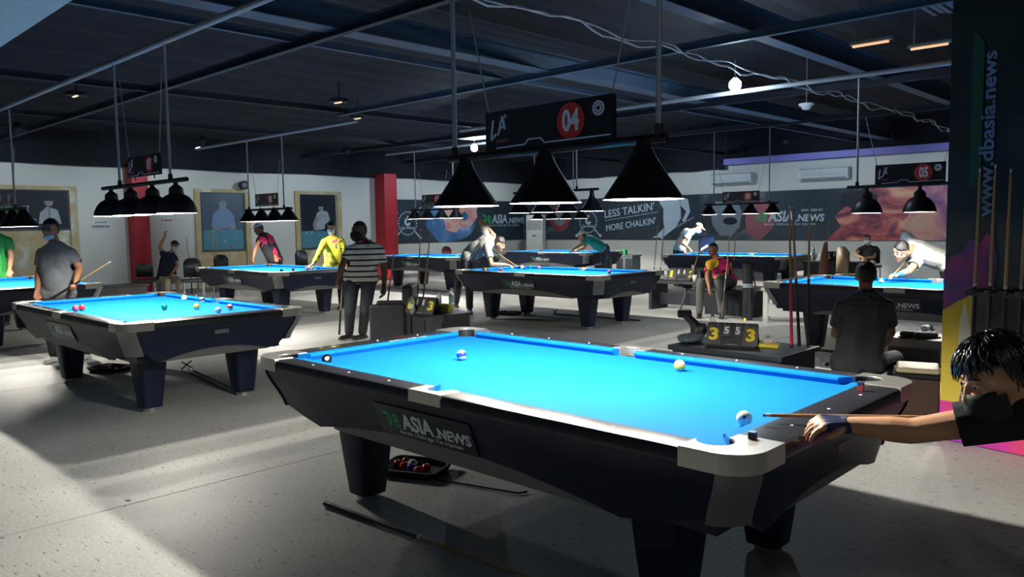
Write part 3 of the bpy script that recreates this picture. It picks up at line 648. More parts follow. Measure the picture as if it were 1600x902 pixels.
def lamp_bar(cx, cy, n, sp, rim, bar, top, rods, style, label, xoff=0, power=1.0):
    t = thing('table_lamp_bar', label, 'lamp', (cx + xoff, cy, bar), 0, 'lamp bars over the tables')
    L = sp * (n - 1) / 2 + (.12 if style == 'cone' else .22)
    MB().cyl((-L, 0, 0), (L, 0, 0), .02, n=12).build('bar', M['blacks'], t, 'auto')
    for r in rods:
        MB().cyl((r, 0, .02), (r, 0, top - bar), .0125, n=10).build('rod', M['pipe'], t, 'auto')
        MB().cyl((r, 0, 0), (r, 0, .06), .02, n=10).build('clamp', M['blacks'], t, 'auto')
    hb = bar - rim
    for k in range(n):
        x = (k - (n - 1) / 2) * sp
        if style == 'cone':
            R = .18; prof = [(R, -hb), (R * .97, -hb + .006), (R * .58, -hb + .11), (R * .30, -hb + .19), (.035, -hb + .235), (.03, -.0)]
            inn = [(R * .97, -hb + .001), (R * .565, -hb + .105), (R * .28, -hb + .18), (.03, -hb + .19)]
        else:
            R = .172; prof = [(R, -hb), (R * .985, -hb + .008), (R * .93, -hb + .05), (R * .80, -hb + .10), (R * .58, -hb + .145), (R * .36, -hb + .165), (R * .34, -hb + .215), (R * .22, -hb + .235), (.02, -hb + .25), (.02, 0)]
            inn = [(R * .97, -hb + .001), (R * .91, -hb + .05), (R * .78, -hb + .095), (R * .56, -hb + .135), (.03, -hb + .15)]
        s = MB().lathe(prof, (x, 0, 0), 36).build('shade', M['blacks'], t, 'auto')
        MB().lathe(inn, (x, 0, 0), 36).build('shade_lining', M['lining'], s, True)
        MB().ball((x, 0, -hb + .122), .026).build('bulb', BULB, s, True)
        point(s, (x, 0, -hb + .078), LAMP_W * power * (4 / n) ** .5)
    return t
def board_sign(cx, cy, zc, w, h, num, label, top=3.1, tilt=0):
    t = thing('number_sign', label, 'sign', (cx, cy, zc), 0, 'hanging table number signs')
    A = V((1, 0, 0)); B = V((0, 0, 1)); O = V((-w / 2, -.014, -h / 2))
    MB().box((0, 0, 0), (w, .02, h)).build('board', mat('black sign board', (.010, .010, .013), .35), t)
    q = lambda u, v, k=0: O + A * (u * w) + B * (v * h) - V((0, .0015 * k, 0))
    sg = mat('silver sign print', (.62, .66, .68), .5)
    mb = MB()
    def stroke(pts, r): 
        for a, b in zip(pts, pts[1:]):
            a = V((a[0] * w, a[1] * h)); b = V((b[0] * w, b[1] * h)); d = (b - a).normalized(); nn = V((-d.y, d.x)) * r
            mb.plate([tuple(a - nn), tuple(b - nn), tuple(b + nn), tuple(a + nn)], O, A, B, .002)
    stroke([(.075, .78), (.055, .28), (.10, .42)], .006 * w / .8); stroke([(.115, .38), (.155, .86), (.175, .52)], .006 * w / .8); stroke([(.125, .52), (.165, .60)], .004 * w / .8); stroke([(.180, .80), (.182, .88)], .005 * w / .8)
    stroke([(.10, .06), (.34, .09), (.37, .20), (.47, .20), (.50, .08), (.98, .10)], .003 * w / .8)
    mb.build('brand_lettering', sg, t)
    text('lettering', 'BOLD 9', mat('pink print', (.55, .08, .16), .5), t, q(.10, .20), A, B, w * .10, h * .08, 0, .02)
    MB().plate(disc(.70 * w, .52 * h, h * .42), q(0, 0, 0), A, B, .002).build('red_disc', mat('red disc print', (.55, .03, .02), .5), t)
    text('number', num, sg, t, q(.64, .27, 1.5), A, B, w * .125, h * .52, 0, .035)
    mb = MB(); mb.plate(disc(.90 * w, .72 * h, h * .17), q(0, 0, 0), A, B, .002); mb.build('round_badge', sg, t)
    mb = MB()
    for k in range(8): a = 2 * PI * k / 8; mb.plate(disc(.90 * w + h * .11 * math.cos(a), .72 * h + h * .11 * math.sin(a), h * .02, 8), q(0, 0, 1.5), A, B, .001)
    mb.plate(disc(.90 * w, .72 * h, h * .05, 10), q(0, 0, 1.5), A, B, .001); mb.build('badge_pattern', M['black'], t)
    for sx in (-1, 1):
        pts = [(sx * w / 2 * .96, 0, h / 2), (sx * (w / 2 + .12), 0, h / 2 + .55 + (0.2 if tilt else 0))]
        MB().tube(pts, .004, 6).build('chain', M['pipe'], t)
        MB().cyl((sx * w * .3, 0, -h / 2), (sx * w * .3, 0, -h / 2 - .03), .006, n=6).build('hook', M['black'], t)
    return t
lamp_bar(0, 0, 3, .57, 1.595, 1.855, 3.10, (-.65, .65), 'cone', 'three large black cone lamps hanging over the nearest table')
lamp_bar(-5.08, .04, 4, .51, 1.635, 1.92, 3.1, (-.52, .66), 'dome', 'four black dome lamps on one bar over the left table')
lamp_bar(-10.27, 4.2, 4, .465, 1.62, 1.83, 3.08, (-.67, .56), 'cone', 'four black cone lamps in front of the wall posters')
lamp_bar(-5.40, 6.33, 4, .49, 1.68, 2.0, 3.1, (-.4, .45), 'cone', 'four cone lamps low over the middle table, seen under the nearest shades')
lamp_bar(-9.9, .1, 4, .50, 1.56, 1.80, 3.1, (-.4, .4), 'cone', 'black cone lamps cut by the left edge of the photo')
lamp_bar(-.20, 6.4, 3, .56, 1.57, 1.87, 3.1, (-.67, .67), 'dome', 'black dome lamps below the 05 sign at right')
lamp_bar(-5.74, 12.9, 4, .50, 1.66, 1.88, 3.5, (-.63, .67), 'cone', 'four dark cone lamps in front of the green and white banner lettering')
lamp_bar(-10.9, 12.9, 4, .50, 1.635, 1.86, 3.5, (-.5, .5), 'cone', 'small far cone lamps over the teal shirted player')
lamp_bar(-11.7, 9.3, 4, .50, 1.67, 1.88, 3.3, (-.7, .68), 'cone', 'four cone lamps in front of the blue nebula print beside the red pillar')
board_sign(.01, 0, 1.972, .82, .20, '04', 'large hanging black sign with number 04 above the nearest cone lamps')
board_sign(-4.98, .04, 2.085, .74, .19, '07', 'hanging sign with number 07 above the four dome lamps', tilt=1)
board_sign(-10.3, 4.2, 2.0, .78, .22, '08', 'small hanging number sign above the cone lamps by the posters')
board_sign(-.31, 6.4, 1.995, .72, .22, '05', 'hanging black sign with number 05 at the right beside the printed column')
board_sign(-5.72, 12.9, 2.03, .86, .24, '09', 'small far hanging sign with number 09 before the far banner')
board_sign(-11.74, 9.3, 2.12, .80, .24, '11', 'small hanging number sign between the red pillar and nearest cone lamp')
board_sign(-9.85, .1, 1.95, .70, .2, '10', 'hanging sign at the left photo edge before the trophy photo')

# ------------------------------------------------------------------ ceiling bulbs, added wall spotlights
def ceil_bulb(p, label, w, z=None):
    t = thing('ceiling_bulb', label, 'lamp', p, 0, 'bare ceiling bulbs')
    MB().cyl((0, 0, .04), (0, 0, .09), .03, n=14).build('socket', M['pipe'], t)
    MB().ell((0, 0, 0), ((.075, 0, 0), (0, .075, 0), (0, 0, .08))).build('bulb', mat('cold bulb glass', (.86, .94, 1), emit=60), t, True)
    MB().cyl((0, 0, .09), (0, 0, .30), .006, n=6).build('hanger', M['pipe'], t)
    point(t, (0, 0, -.10), w, .05, (.62, .80, 1), False)
    return t
ceil_bulb((-2.25, 6.10, 3.17), 'bright bare ceiling bulb at upper right above the middle row', CEIL_W)
p2 = PZ(741, 231, 3.15)
ceil_bulb(p2, 'bright bare ceiling bulb left of the 04 sign', CEIL_W)
t = thing('reflector_panel', 'pale rectangular light reflector beside the ceiling bulb left of the 04 sign', 'light', p2 + V((0, 0, .22)))
MB().box((0, .1, .03), (1.0, .7, .05)).build('tray', M['maskw'], t)
# spotlights added to brighten the walls, hidden in black cans under the beams
def spot(p, target, w, lab='', col=(.72, .88, 1), ang=100):
    p = V(p); target = V(target); d = (target - p).normalized()
    t = thing('added_wall_spot', None, 'lamp', p, 0, 'added fill spotlights aimed at the walls')
    mb = MB(); mb.cyl(-d * .16, -d * .01, .06, .075, 18, False); mb.cyl(-d * .16, -d * .165, .06, .03, 18); mb.build('can', M['black'], t, 'auto')
    MB().cyl((0, 0, .02), (0, 0, .14), .008, n=8).build('stem', M['black'], t)
    l = bpy.data.lights.new('spot_light', 'SPOT'); l.energy = w; l.spot_size = math.radians(ang); l.spot_blend = .8; l.shadow_soft_size = .04; l.color = col
    o = bpy.data.objects.new('spot_light', l); COL.objects.link(o); o.parent = t
    o.rotation_euler = d.to_track_quat('-Z', 'Y').to_euler()
    t['label'] = 'added black spotlight can under the ceiling aimed at ' + lab
    return t
for y, lab in ((1.0, 'the trophy photo'), (4.2, 'the nearer red pillar'), (7.6, 'the gap between the two tall posters'), (11.3, 'the round emblem by the far pillar'), (14.3, 'the blue nebula print')): spot((XW + 2.7, y, 3.2), (XW, y + .1, 1.5), SPOT_W, lab)
for x, lab in ((-12.2, 'the red number ball print'), (-8.6, 'the skull print'), (-5.0, 'the green and white far lettering'), (-1.6, 'the orange nebula print')): spot((x, YW - 2.9, 3.2), (x, YW, 1.5), SPOT_W, lab)
# unseen fill bulbs, added behind and beside the camera
def rear_flood(p, w, col, lab): 
    t = thing('ceiling_bulb', lab, 'lamp', p, 0, 'bare ceiling bulbs')
    MB().ball((0, 0, 0), .05).build('bulb', MATS['cold bulb glass'], t, True); point(t, (0, 0, -.09), w, .06, col, False)
rear_flood((1.2, -5.2, 3.1), FLOOD_W, (.7, .86, 1), 'unseen fill bulb behind the photographer at left'); rear_flood((4.6, -1.0, 3.1), FLOOD_W, (.9, .95, 1), 'unseen fill bulb outside the frame at right')
# small ceiling items
p = PZ(1260, 166, 3.05)
t = thing('dome_sensor', 'small white dome sensor hanging from the ceiling right of the bright bulb', 'sensor', p)
MB().lathe([(.001, -.05), (.05, -.045), (.075, 0), (.10, .01), (.10, .035), (.02, .04), (.001, .04)], n=20).build('dome', M['maskw'], t, True); MB().cyl((0, 0, .04), (0, 0, 1.12), .006, n=6).build('hanger', M['pipe'], t)
for k, (px, py) in enumerate(((530, 160), (560, 185), (120, 150))):
    p = PZ(px, py, 3.35)
    t = thing('ceiling_downlight', ('small dark downlight left of the other small downlight, upper middle', 'small downlight with a short drop rod below the first', 'small dark downlight over the left table row')[k], 'light', p, 0, 'small dark downlights')
    MB().cyl((0, 0, 0), (0, 0, .05), .14, n=20).build('rim', M['black'], t, 'auto'); MB().box((0, -.02, -.008), (.16, .03, .012)).build('glow_strip', mat('dim warm glow', (1, .7, .4), emit=1.0), t)
    MB().cyl((0, 0, .05), (0, 0, .3), .01).build('stem', M['black'], t)

# ------------------------------------------------------------------ balls
BR = .0286
def bmat(c, n): return mat('ball ' + n, c, .08, var=.02, coat=.5)
BC = dict(white=bmat((.85, .84, .78), 'white'), yellow=bmat((.85, .50, .03), 'yellow'), black=bmat((.01, .01, .012), 'black'), red=bmat((.65, .03, .02), 'red'),
          green=bmat((.0, .25, .15), 'green'), pink=bmat((.75, .10, .16), 'pink'), blue=bmat((.02, .07, .5), 'blue'), orange=bmat((.85, .25, .04), 'orange'), maroon=bmat((.22, .02, .02), 'maroon'))
def onbed(p, k):
    x, y = TT[k].location.x, TT[k].location.y
    return V((min(max(p.x, x - 1.22), x + 1.22), min(max(p.y, y - .59), y + .59), p.z))
def ball(x, y, z, c, label, stripe=None, num=None, face=None, group='pool balls', spots=False):
    t = thing('pool_ball', label, 'ball', (x, y, z), random.uniform(0, 6), group)
    MB().ball((0, 0, 0), BR, 24, 16).build('ball', BC[c], t, True)
    if stripe:
        mb = MB(); R = BR * 1.006; n = 24; ax = V((.2, .25, 1)).normalized(); x_ = ax.cross(V((1, 0, 0))).normalized(); y_ = ax.cross(x_)
        rs = []
        for k in range(7):
            a = math.radians(-24 + 8 * k); rs.append([ax * (R * math.sin(a)) + (x_ * math.cos(2 * PI * i / n) + y_ * math.sin(2 * PI * i / n)) * (R * math.cos(a)) for i in range(n)])
        mb.rings(rs, False, False); mb.build('stripe', BC[stripe], t, True)
    f = (CAM - V((x, y, z))).normalized(); f = (f + V((0, 0, .15))).normalized()
    if num or spots:
        f2 = Matrix.Rotation(-t.rotation_euler.z, 3, 'Z') @ f
        MB().cyl(f2 * (BR * .93), f2 * (BR * 1.01), .011 if num else .006, n=16).build('number_spot' if num else 'cue_ball_dot', BC['white'] if num else mat('dull blue dot', (.04, .05, .12), .4), t)
    return t
ZB = .75 + BR
ball(-.63, 0, ZB, 'white', 'white ball standing alone near the far end of the nearest table', 'blue', group='balls on the nearest table')
ball(-1.10, -.56, ZB, 'black', 'black eight ball by the left corner pocket of the nearest table', None, 8, group='balls on the nearest table')
p = PZ(1062, 571, ZB); ball(p.x, p.y, ZB, 'white', 'yellow striped ball by the far side rail of the nearest table', 'yellow', group='balls on the nearest table')
p = PZ(1163, 654, ZB); ball(p.x, p.y, ZB, 'white', 'spotted white cue ball in front of the cue tip', spots=True, group='balls on the nearest table')
for px, py, c, s, lab in ((118, 482, 'pink', None, 'pink ball farthest left on the left table'), (128, 481, 'red', None, 'red ball touching the pink ball on the left table'), (257, 480, 'green', None, 'green ball in the middle of the left table'),
                          (307, 479, 'white', 'yellow', 'yellow striped ball on the left table'), (293, 465, 'white', None, 'white ball near the far rail of the left table'), (339, 467, 'white', 'black', 'dark ball near the right end rail of the left table'),
                          (341, 485, 'white', None, 'whitish ball half hidden by the near rail of the left table'), (359, 480, 'white', 'red', 'red and white ball at the right of the left table')):
    p = onbed(PZ(px, py, ZB), 1); ball(p.x, p.y, ZB, c, lab, s, group='balls on the left table')
for px, py, c, s, lab in ((753, 421, 'orange', None, 'orange ball nearest the left end of the middle table'), (783, 422, 'red', None, 'red ball by the near rail of the middle table'), (797, 417, 'black', None, 'dark ball by the bridging hand on the middle table'),
                          (811, 417, 'white', None, 'white cue ball at the cue tip on the middle table'), (820, 419, 'blue', None, 'blue ball right of the cue tip on the middle table'), (836, 417, 'green', None, 'green ball touching the pink one on the middle table'),
                          (843, 418, 'pink', None, 'pink ball in the middle of the middle table'), (932, 419, 'white', 'yellow', 'yellow striped ball by the far rail of the middle table'), (952, 425, 'pink', None, 'pink ball at the right end of the middle table')):
    p = onbed(PZ(px, py, ZB), 2); ball(p.x, p.y, ZB, c, lab, s, group='balls on the middle table')
for px, py, c, lab in ((440, 423, 'black', 'black ball on the poster wall table'), (458, 421, 'maroon', 'dark red ball on the poster wall table'), (480, 421, 'pink', 'pink ball at the hand of the yellow shirted man'), (488, 419, 'orange', 'orange ball at the fingers of the yellow shirted man'), (497, 420, 'blue', 'blue ball right of the orange one on the poster wall table')):
    p = onbed(PZ(px, py, ZB), 3); ball(p.x, p.y, ZB, c, lab, group='balls on the poster wall table')
p = PZ(1377, 439, ZB); ball(p.x, p.y, ZB, 'white', 'white cue ball before the blue glove on the right table', group='balls on the right table')
for px, py, c, lab in ((1083, 396, 'green', 'green ball by the tan capped player'), (1073, 397, 'pink', 'pink ball under the hands of the tan capped player')):
    p = onbed(PZ(px, py, ZB), 6); ball(p.x, p.y, ZB, c, lab, group='balls on the back right table')
for px, py, c, lab in ((903, 393, 'red', 'red ball under the arm of the teal shirted player'), (917, 393, 'pink', 'pink ball below the teal shirt')):
    p = onbed(PZ(px, py, ZB), 7); ball(p.x, p.y, ZB, c, lab, group='balls on the back centre table')
# chalk cubes
for (px, py, lab) in ((1176, 677, 'blue chalk cube on the rail near the cue ball'), (1345, 603, 'red and blue labelled chalk cube on the far end rail')):
    p = PZ(px, py, .81)
    t = thing('chalk_cube', lab, 'chalk', (min(max(p.x, 1.345), 1.42), p.y, .7895), .2, 'chalk cubes on the nearest table')
    MB().box((0, 0, .0115), (.024, .024, .023)).build('wrapper', mat('dark blue chalk paper', (.02, .035, .10), .7) if 'cue ball' in lab else mat('red label paper', (.4, .05, .05), .7), t, bevel=.001)
    MB().box((0, 0, .0235), (.022, .022, .004)).build('chalk_top', mat('blue chalk', (.15, .35, .65), .9), t)
    if 'cue ball' not in lab: MB().box((0, 0, .0305), (.024, .024, .014)).build('label_band', mat('navy paper', (.03, .05, .15), .7), t)

# ball trays on the floor under the tables
def tray(x, y, label, n=7, seed=1):
    rnd = random.Random(seed)
    t = thing('ball_tray', label, 'tray', (x, y, 0), .4, 'ball trays under the tables')
    mb = MB(); mb.rings([rrect(.17, .13, .04, 0, 4), rrect(.20, .155, .05, .05, 4), rrect(.188, .143, .045, .05, 4), rrect(.16, .12, .04, .008, 4)]); mb.build('tray', M['pocket'], t, 'auto')
    for k in range(n):
        a = rnd.uniform(0, 6.3)
        bx = -.11 + .065 * (k % 4); by = -.05 + .065 * (k // 4)
        ball(x + bx, y + by, .010 + BR, ('maroon', 'red', 'blue', 'pink', 'maroon', 'white', 'black', 'red')[k % 8], ('maroon', 'red', 'blue', 'pink', 'maroon', 'white', 'black', 'red')[k % 8] + ' ball in the ' + label, group=label + ': its balls')
tray(-1.12, .05, 'black ball tray under the nearest table', 8, 2); tray(-6.29, .09, 'black ball tray under the left table', 7, 3); tray(-6.5, 6.44, 'black ball tray under the middle table', 8, 4)

# ------------------------------------------------------------------ cues
def cue(a, b, label, group=None, tipfirst=True, pink=False, wrap=None, name='pool_cue', rb=.0145):
    """a = tip end, b = butt end (world)"""
    a, b = V(a), V(b); t = thing(name, label, 'cue', b, 0, group); L = a - b
    rt = .0062
    def seg(nm, f0, f1, m):
        MB().cyl(L * f0, L * f1, rb + (rt - rb) * f0, rb + (rt - rb) * f1, 12).build(nm, m, t, 'auto')
    seg('butt', .02, .48, M['wooddk'] if not pink else mat('pink cue butt', (.75, .04, .10), .4)); seg('bumper', 0, .02, M['pocket']); seg('joint_ring', .48, .495, M['foot']); seg('shaft', .495, .982, M['wood'])
    seg('ferrule', .982, .995, mat('ivory ferrule', (.7, .66, .55), .4)); seg('tip', .995, 1.0, mat('blue cue tip', (.05, .2, .4), .9))
    if wrap: seg('grip_wrap', .12, .32, wrap)
    return t
# bridge sticks under tables
def bridge_stick(a, b, label):
    a, b = V(a), V(b); t = thing('bridge_stick', label, 'bridge stick', a, 0, 'bridge sticks under the tables'); d = b - a; n = d.normalized(); s = n.cross(V((0, 0, 1)))
    MB().cyl((0, 0, 0), d, .014, .010).build('stick', M['wooddk'], t, 'auto')
    mb = MB()
    for k in (-1, 1): mb.cyl(-s * .06 * k + V((0, 0, -.012)), s * .05 * k + V((0, 0, .07)), .007)
    mb.build('cross_head', M['black'], t)
    return t
bridge_stick(PZ(292, 575, .02), PZ(365, 608, .02), 'bridge stick lying under the left table'); bridge_stick(PZ(867, 491, .02), PZ(1000, 501, .02), 'bridge stick lying under the middle table')
a = PZ(508, 787, .018); b = PZ(800, 893, .018)
cue(b + (b - a) * .15, a, 'dark stick lying on the floor under the nearest table', wrap=None)
a = PZ(655, 745, .01); b = PZ(810, 771, .01)
tag(MB().tube([a, a.lerp(b, .5) + V((0, 0, .0)), b, b + V((.02, .05, 0))], .006).build('floor_rod', M['black']), 'thin black rod on the floor behind the ball tray of the nearest table', 'rod')

# ------------------------------------------------------------------ people
def ik(a, c, l1, l2, pole):
    a, c, pole = V(a), V(c), V(pole); d = c - a; L = d.length
    if L > (l1 + l2) * .995: k = L / ((l1 + l2) * .995); l1 *= k; l2 *= k
    d.normalize(); x = (l1 * l1 - l2 * l2 + L * L) / (2 * L); h = math.sqrt(max(0, l1 * l1 - x * x))
    p = (pole - d * pole.dot(d)); p.normalize(); return a + d * x + p * h
def vec(r, t, u): return (RT * r - FW * t + UP * u).normalized()   # image right, toward the viewer, up
def hand(mb, w, d, nrm, s, curl=25, side=1, fr=.0085, spread=1.0, thumb=True, curls=None):
    """palm + five fingers; d forward, nrm = back of the hand, thumb on side*across"""
    w, d, nrm = V(w), V(d).normalized(), V(nrm); nrm = (nrm - d * nrm.dot(d)).normalized(); ac = d.cross(nrm).normalized() * side
    for k in (-1.2, -.4, .4, 1.2): mb.caps(w + ac * (.012 * k * s), .019 * s, w + d * .080 * s + ac * (.022 * k * s), .0125 * s, 10)
    lens = (.070, .080, .074, .058)
    for k in range(4):
        off = (1.5 - k) * .0205 * s * spread; b = w + d * (.082 - .004 * abs(k - 1)) * s + ac * off; cu = curls[k] if curls else curl + 4 * k; dd = d.copy(); R = Matrix.Rotation(0, 3, 'Z')
        p = b
        for j, f in enumerate((.45, .32, .25)):
            ang = math.radians(cu * (j + 1) * .8); q_ = d * math.cos(ang) - nrm * math.sin(ang) + ac * (.10 * (1.5 - k) * spread); q = p + q_.normalized() * lens[k] * f * s
            mb.caps(p, fr * s * (1.05 - .08 * j), q, fr * s * (.98 - .1 * j), 8); p = q
    if thumb:
        b = w + d * .022 * s + ac * .026 * s; q = b + (d * .7 + ac * .62 - nrm * .25).normalized() * .040 * s; r = q + (d * .9 + ac * .25 - nrm * .30).normalized() * .030 * s
        mb.caps(b, .014 * s, q, .0105 * s, 10); mb.caps(q, .0105 * s, r, .0085 * s, 8)
def head_frame(f, tilt=0):
    F = V(f).normalized(); R = F.cross(V((0, 0, 1))).normalized(); U = R.cross(F).normalized()
    if tilt: q = Matrix.Rotation(math.radians(tilt), 3, F); R = q @ R; U = q @ U
    return R, F, U
def human(name, label, root, J, fdir, skin, shirt, trouser, shoe, s=1.0, vox=.011, sleeve=.55, hair='short', hairm=None, mask=None, cap=None, capm=None, glove=None, hl=None, hr=None,
          tilt=0, fat=1.0, collar=None, group=None, longs=False, legs=True, curlL=30, curlR=30, hn=None, hs=1.0):
    root = V((root[0], root[1], 0)); t = thing(name, label, 'person', root, 0, group)
    J = {k: V(v) - root for k, v in J.items()}
    R, F, U = head_frame(fdir, tilt); H = J['head']; sL, sR = J['sl'], J['sr']; mid = (sL + sR) / 2; pm = (J['pl'] + J['pr']) / 2; ax = (mid - pm).normalized(); side = (sR - sL).normalized(); dr = ax * (.032 * s); sL = sL - dr - (sL - mid).normalized() * .012; sR = sR - dr - (sR - mid).normalized() * .012; mid = mid - dr * .5
    front = side.cross(ax) * -1 if False else ax.cross(side)
    nk = J.get('neck', mid + ax * .05 * s); h = s * hs
    body = MB()
    # head
    body.ell(H + U * .012 * h - F * .008 * h, (R * .073 * h, F * .090 * h, U * .098 * h), 20, 14)
    body.ell(H + F * .022 * h - U * .052 * h, (R * .054 * h, F * .062 * h, U * .060 * h), 16, 12)
    body.caps(H + F * .074 * h - U * .098 * h, .016 * h, H + F * .070 * h - U * .085 * h, .02 * h)
    body.caps(H + F * .086 * h + U * .008 * h, .008 * h, H + F * .104 * h - U * .030 * h, .012 * h); body.caps(H + F * .092 * h - U * .034 * h - R * .012 * h, .008 * h, H + F * .092 * h - U * .034 * h + R * .012 * h, .008 * h)
    body.caps(H + F * .076 * h + U * .026 * h - R * .032 * h, .009 * h, H + F * .076 * h + U * .026 * h + R * .032 * h, .009 * h)
    for k in (-1, 1):
        body.ell(H + R * k * .076 * h - F * .006 * h - U * .012 * h, (R * .010 * h, F * .017 * h, U * .031 * h), 10, 8)
        body.ell(H + R * k * .040 * h + F * .055 * h - U * .03 * h, (R * .022 * h, F * .024 * h, U * .026 * h), 10, 8)
    body.caps(nk - ax * .02 * s, .058 * s, H - U * .06 * h - F * .016 * h, .052 * h)
    # arms
    arms = {}
    for k, S, E_, W, hd, cu in (('l', sL, J['el'], J['wl'], hl, curlL), ('r', sR, J['er'], J['wr'], hr, curlR)):
        body.caps(S, .050 * s, E_, .039 * s); m_ = E_.lerp(W, .3); body.caps(E_, .040 * s, m_, .040 * s); body.caps(m_, .040 * s, W, .026 * s)
        hdv = V(hd) if hd is not None else (W - E_)
        nr = V(hn[k]) if hn and k in hn else V((0, 0, 1)) if abs(hdv.normalized().z) < .8 else -front * .3 + (side if k == 'r' else -side)
        arms[k] = (W, hdv, nr, cu)
        hand(body, W, hdv, nr, s * .98, cu, -1 if k == 'l' else 1, .0088 if vox < .008 else .0105)
    # inner trunk + legs (under the clothes)
    body.caps(mid, .06 * s, pm, .07 * s); body.caps(sL, .045 * s, sR, .045 * s); body.caps(nk, .050 * s, mid, .055 * s)
    for k in 'lr':
        body.caps(J['p' + k], .08 * s, J['k' + k], .055 * s); body.caps(J['k' + k], .052 * s, J['a' + k], .036 * s)
    b = link('body', remeshed(body, 'body', vox, 2), skin, t)
    # shirt
    sh = MB(); g = .013; cuts = []
    for k, S in ((-1, sL), (1, sR)):
        sh.caps(mid + side * k * .085 * s - ax * .07 * s, (.098 * s) * (fat * .5 + .5) + g, pm + side * k * .062 * s + ax * .02 * s, .098 * s * fat + g)
        sh.caps(S, .060 * s + g, mid + side * k * .06 * s, .075 * s + g); sh.caps(S + ax * .004, .048 * s + g, nk + side * k * .035 * s - ax * .02 * s, .042 * s + g)
    sh.caps(mid - ax * .045 * s, .092 * s + g, pm + ax * .02 * s, .098 * s * fat + g); sh.caps(nk - ax * .055 * s, .062 * s + g, mid - ax * .05 * s, .088 * s + g)
    sh.caps(J['pl'] + ax * .03 * s, .102 * s * fat + .013, J['pr'] + ax * .03 * s, .102 * s * fat + .013)
    sh.ell(pm + ax * .18 * s + front * .03 * s * fat, (side * .150 * s * fat, front * .118 * s * fat, ax * .2 * s), 16, 12)
    for k, S, E_, W in (('l', sL, J['el'], J['wl']), ('r', sR, J['er'], J['wr'])):
        f = min(sleeve, 1); e = S.lerp(E_, f); e2 = e + (E_ - S).normalized() * (.05 if f < 1 else 0); sh.caps(S, .058 * s + g, e2, (.054 if f < 1 else .042) * s + g)
        if f < 1: cuts.append((e, (E_ - S).normalized()))
        if sleeve > 1: sh.caps(E_, .042 * s + g, E_.lerp(W, min(1, sleeve - 1)), .030 * s + g)
    me = remeshed(sh, 'shirt', max(vox, .0055), 2); bm = bmesh.new(); bm.from_mesh(me); kill = []
    for fc in bm.faces:
        c = fc.calc_center_median()
        for e, dn in cuts:
            q_ = c - e; al = q_.dot(dn)
            if 0 < al < .14 and (q_ - dn * al).length < .078 * s: kill.append(fc); break
    bmesh.ops.delete(bm, geom=kill, context='FACES'); bm.verts.ensure_lookup_table(); bv = [v for v in bm.verts if v.is_boundary]
    for _ in range(6):
        nw = [(v, sum((e_.other_vert(v).co for e_ in v.link_edges if e_.is_boundary), V()) / max(1, sum(1 for e_ in v.link_edges if e_.is_boundary))) for v in bv]
        for v, c in nw: v.co = v.co.lerp(c, .6)
    bm.to_mesh(me); bm.free()
    link('shirt', me, shirt, t)
    if collar:
        mb = MB(); rr = []
        x_, y_ = side, front
        for kk in range(2):
            rr.append([nk + ax * (.002 + .028 * kk) * s + x_ * ((.066 - .004 * kk) * s * math.cos(2 * PI * i / 20)) + y_ * ((.066 - .004 * kk) * s * math.sin(2 * PI * i / 20)) for i in range(20)])
        rr.append([p * 1 for p in [nk + ax * .006 * s + x_ * (.082 * s * math.cos(2 * PI * i / 20)) + y_ * (.086 * s * math.sin(2 * PI * i / 20)) for i in range(20)]])
        mb.rings(rr, False, False); mb.build('collar', collar, t, True)
    # trousers
    tr = MB(); tr.caps(J['pl'], .096 * s * fat + .006, J['pr'], .096 * s * fat + .006); tr.caps(pm, .11 * s * fat, pm + ax * .06 * s, .10 * s * fat)
    for k in 'lr':
        tr.caps(J['p' + k], .092 * s + .008, J['k' + k], .066 * s + .008); tr.caps(J['k' + k], .064 * s + .008, J['a' + k] + V((0, 0, .02)), .052 * s + .008)
    link('trousers', remeshed(tr, 'trousers', max(vox, .010), 2), trouser, t)
    if legs:
        for k in 'lr':
            a = J['a' + k]; d = J.get('t' + k); d = (d if d is not None else V((F.x, F.y, 0)).normalized())
            if d.length < 1e-3: d = V((1, 0, 0))
            d = V((d.x, d.y, 0)).normalized(); z = -root.z
            z0_ = a.z - .07
            so = MB(); so.caps(a + V((0, 0, -.035)) - d * .03, .038, a + V((0, 0, -.035)) + d * .02, .040); so.caps(a + V((0, 0, -.04)) - d * .04, .032, a + V((0, 0, -.048)) + d * .14, .028); so.box(a + V((0, 0, -.062)) + d * .05, (.25, .07, .02), math.atan2(d.y, d.x))
            link('shoe', remeshed(so, 'shoe', .012, 2), shoe, t)
    # face details
    for k in (-1, 1):
        eb = MB().ell(H + R * k * .030 * h + F * .0755 * h + U * .006 * h, (R * .0135 * h, F * .0095 * h, U * .0050 * h), 12, 8); eo = eb.build('eye', M['eye'], t, True)
        MB().ell(H + R * k * .030 * h + F * .0835 * h + U * .007 * h, (R * .006 * h, F * .003 * h, U * .006 * h), 10, 6).build('iris', M['iris'], eo, True)
        MB().tube([H + R * k * .014 * h + F * .085 * h + U * .028 * h, H + R * k * .032 * h + F * .083 * h + U * .034 * h, H + R * k * .050 * h + F * .070 * h + U * .028 * h], [.003 * h, .0042 * h, .002 * h]).build('eyebrow', M['hair'], t)
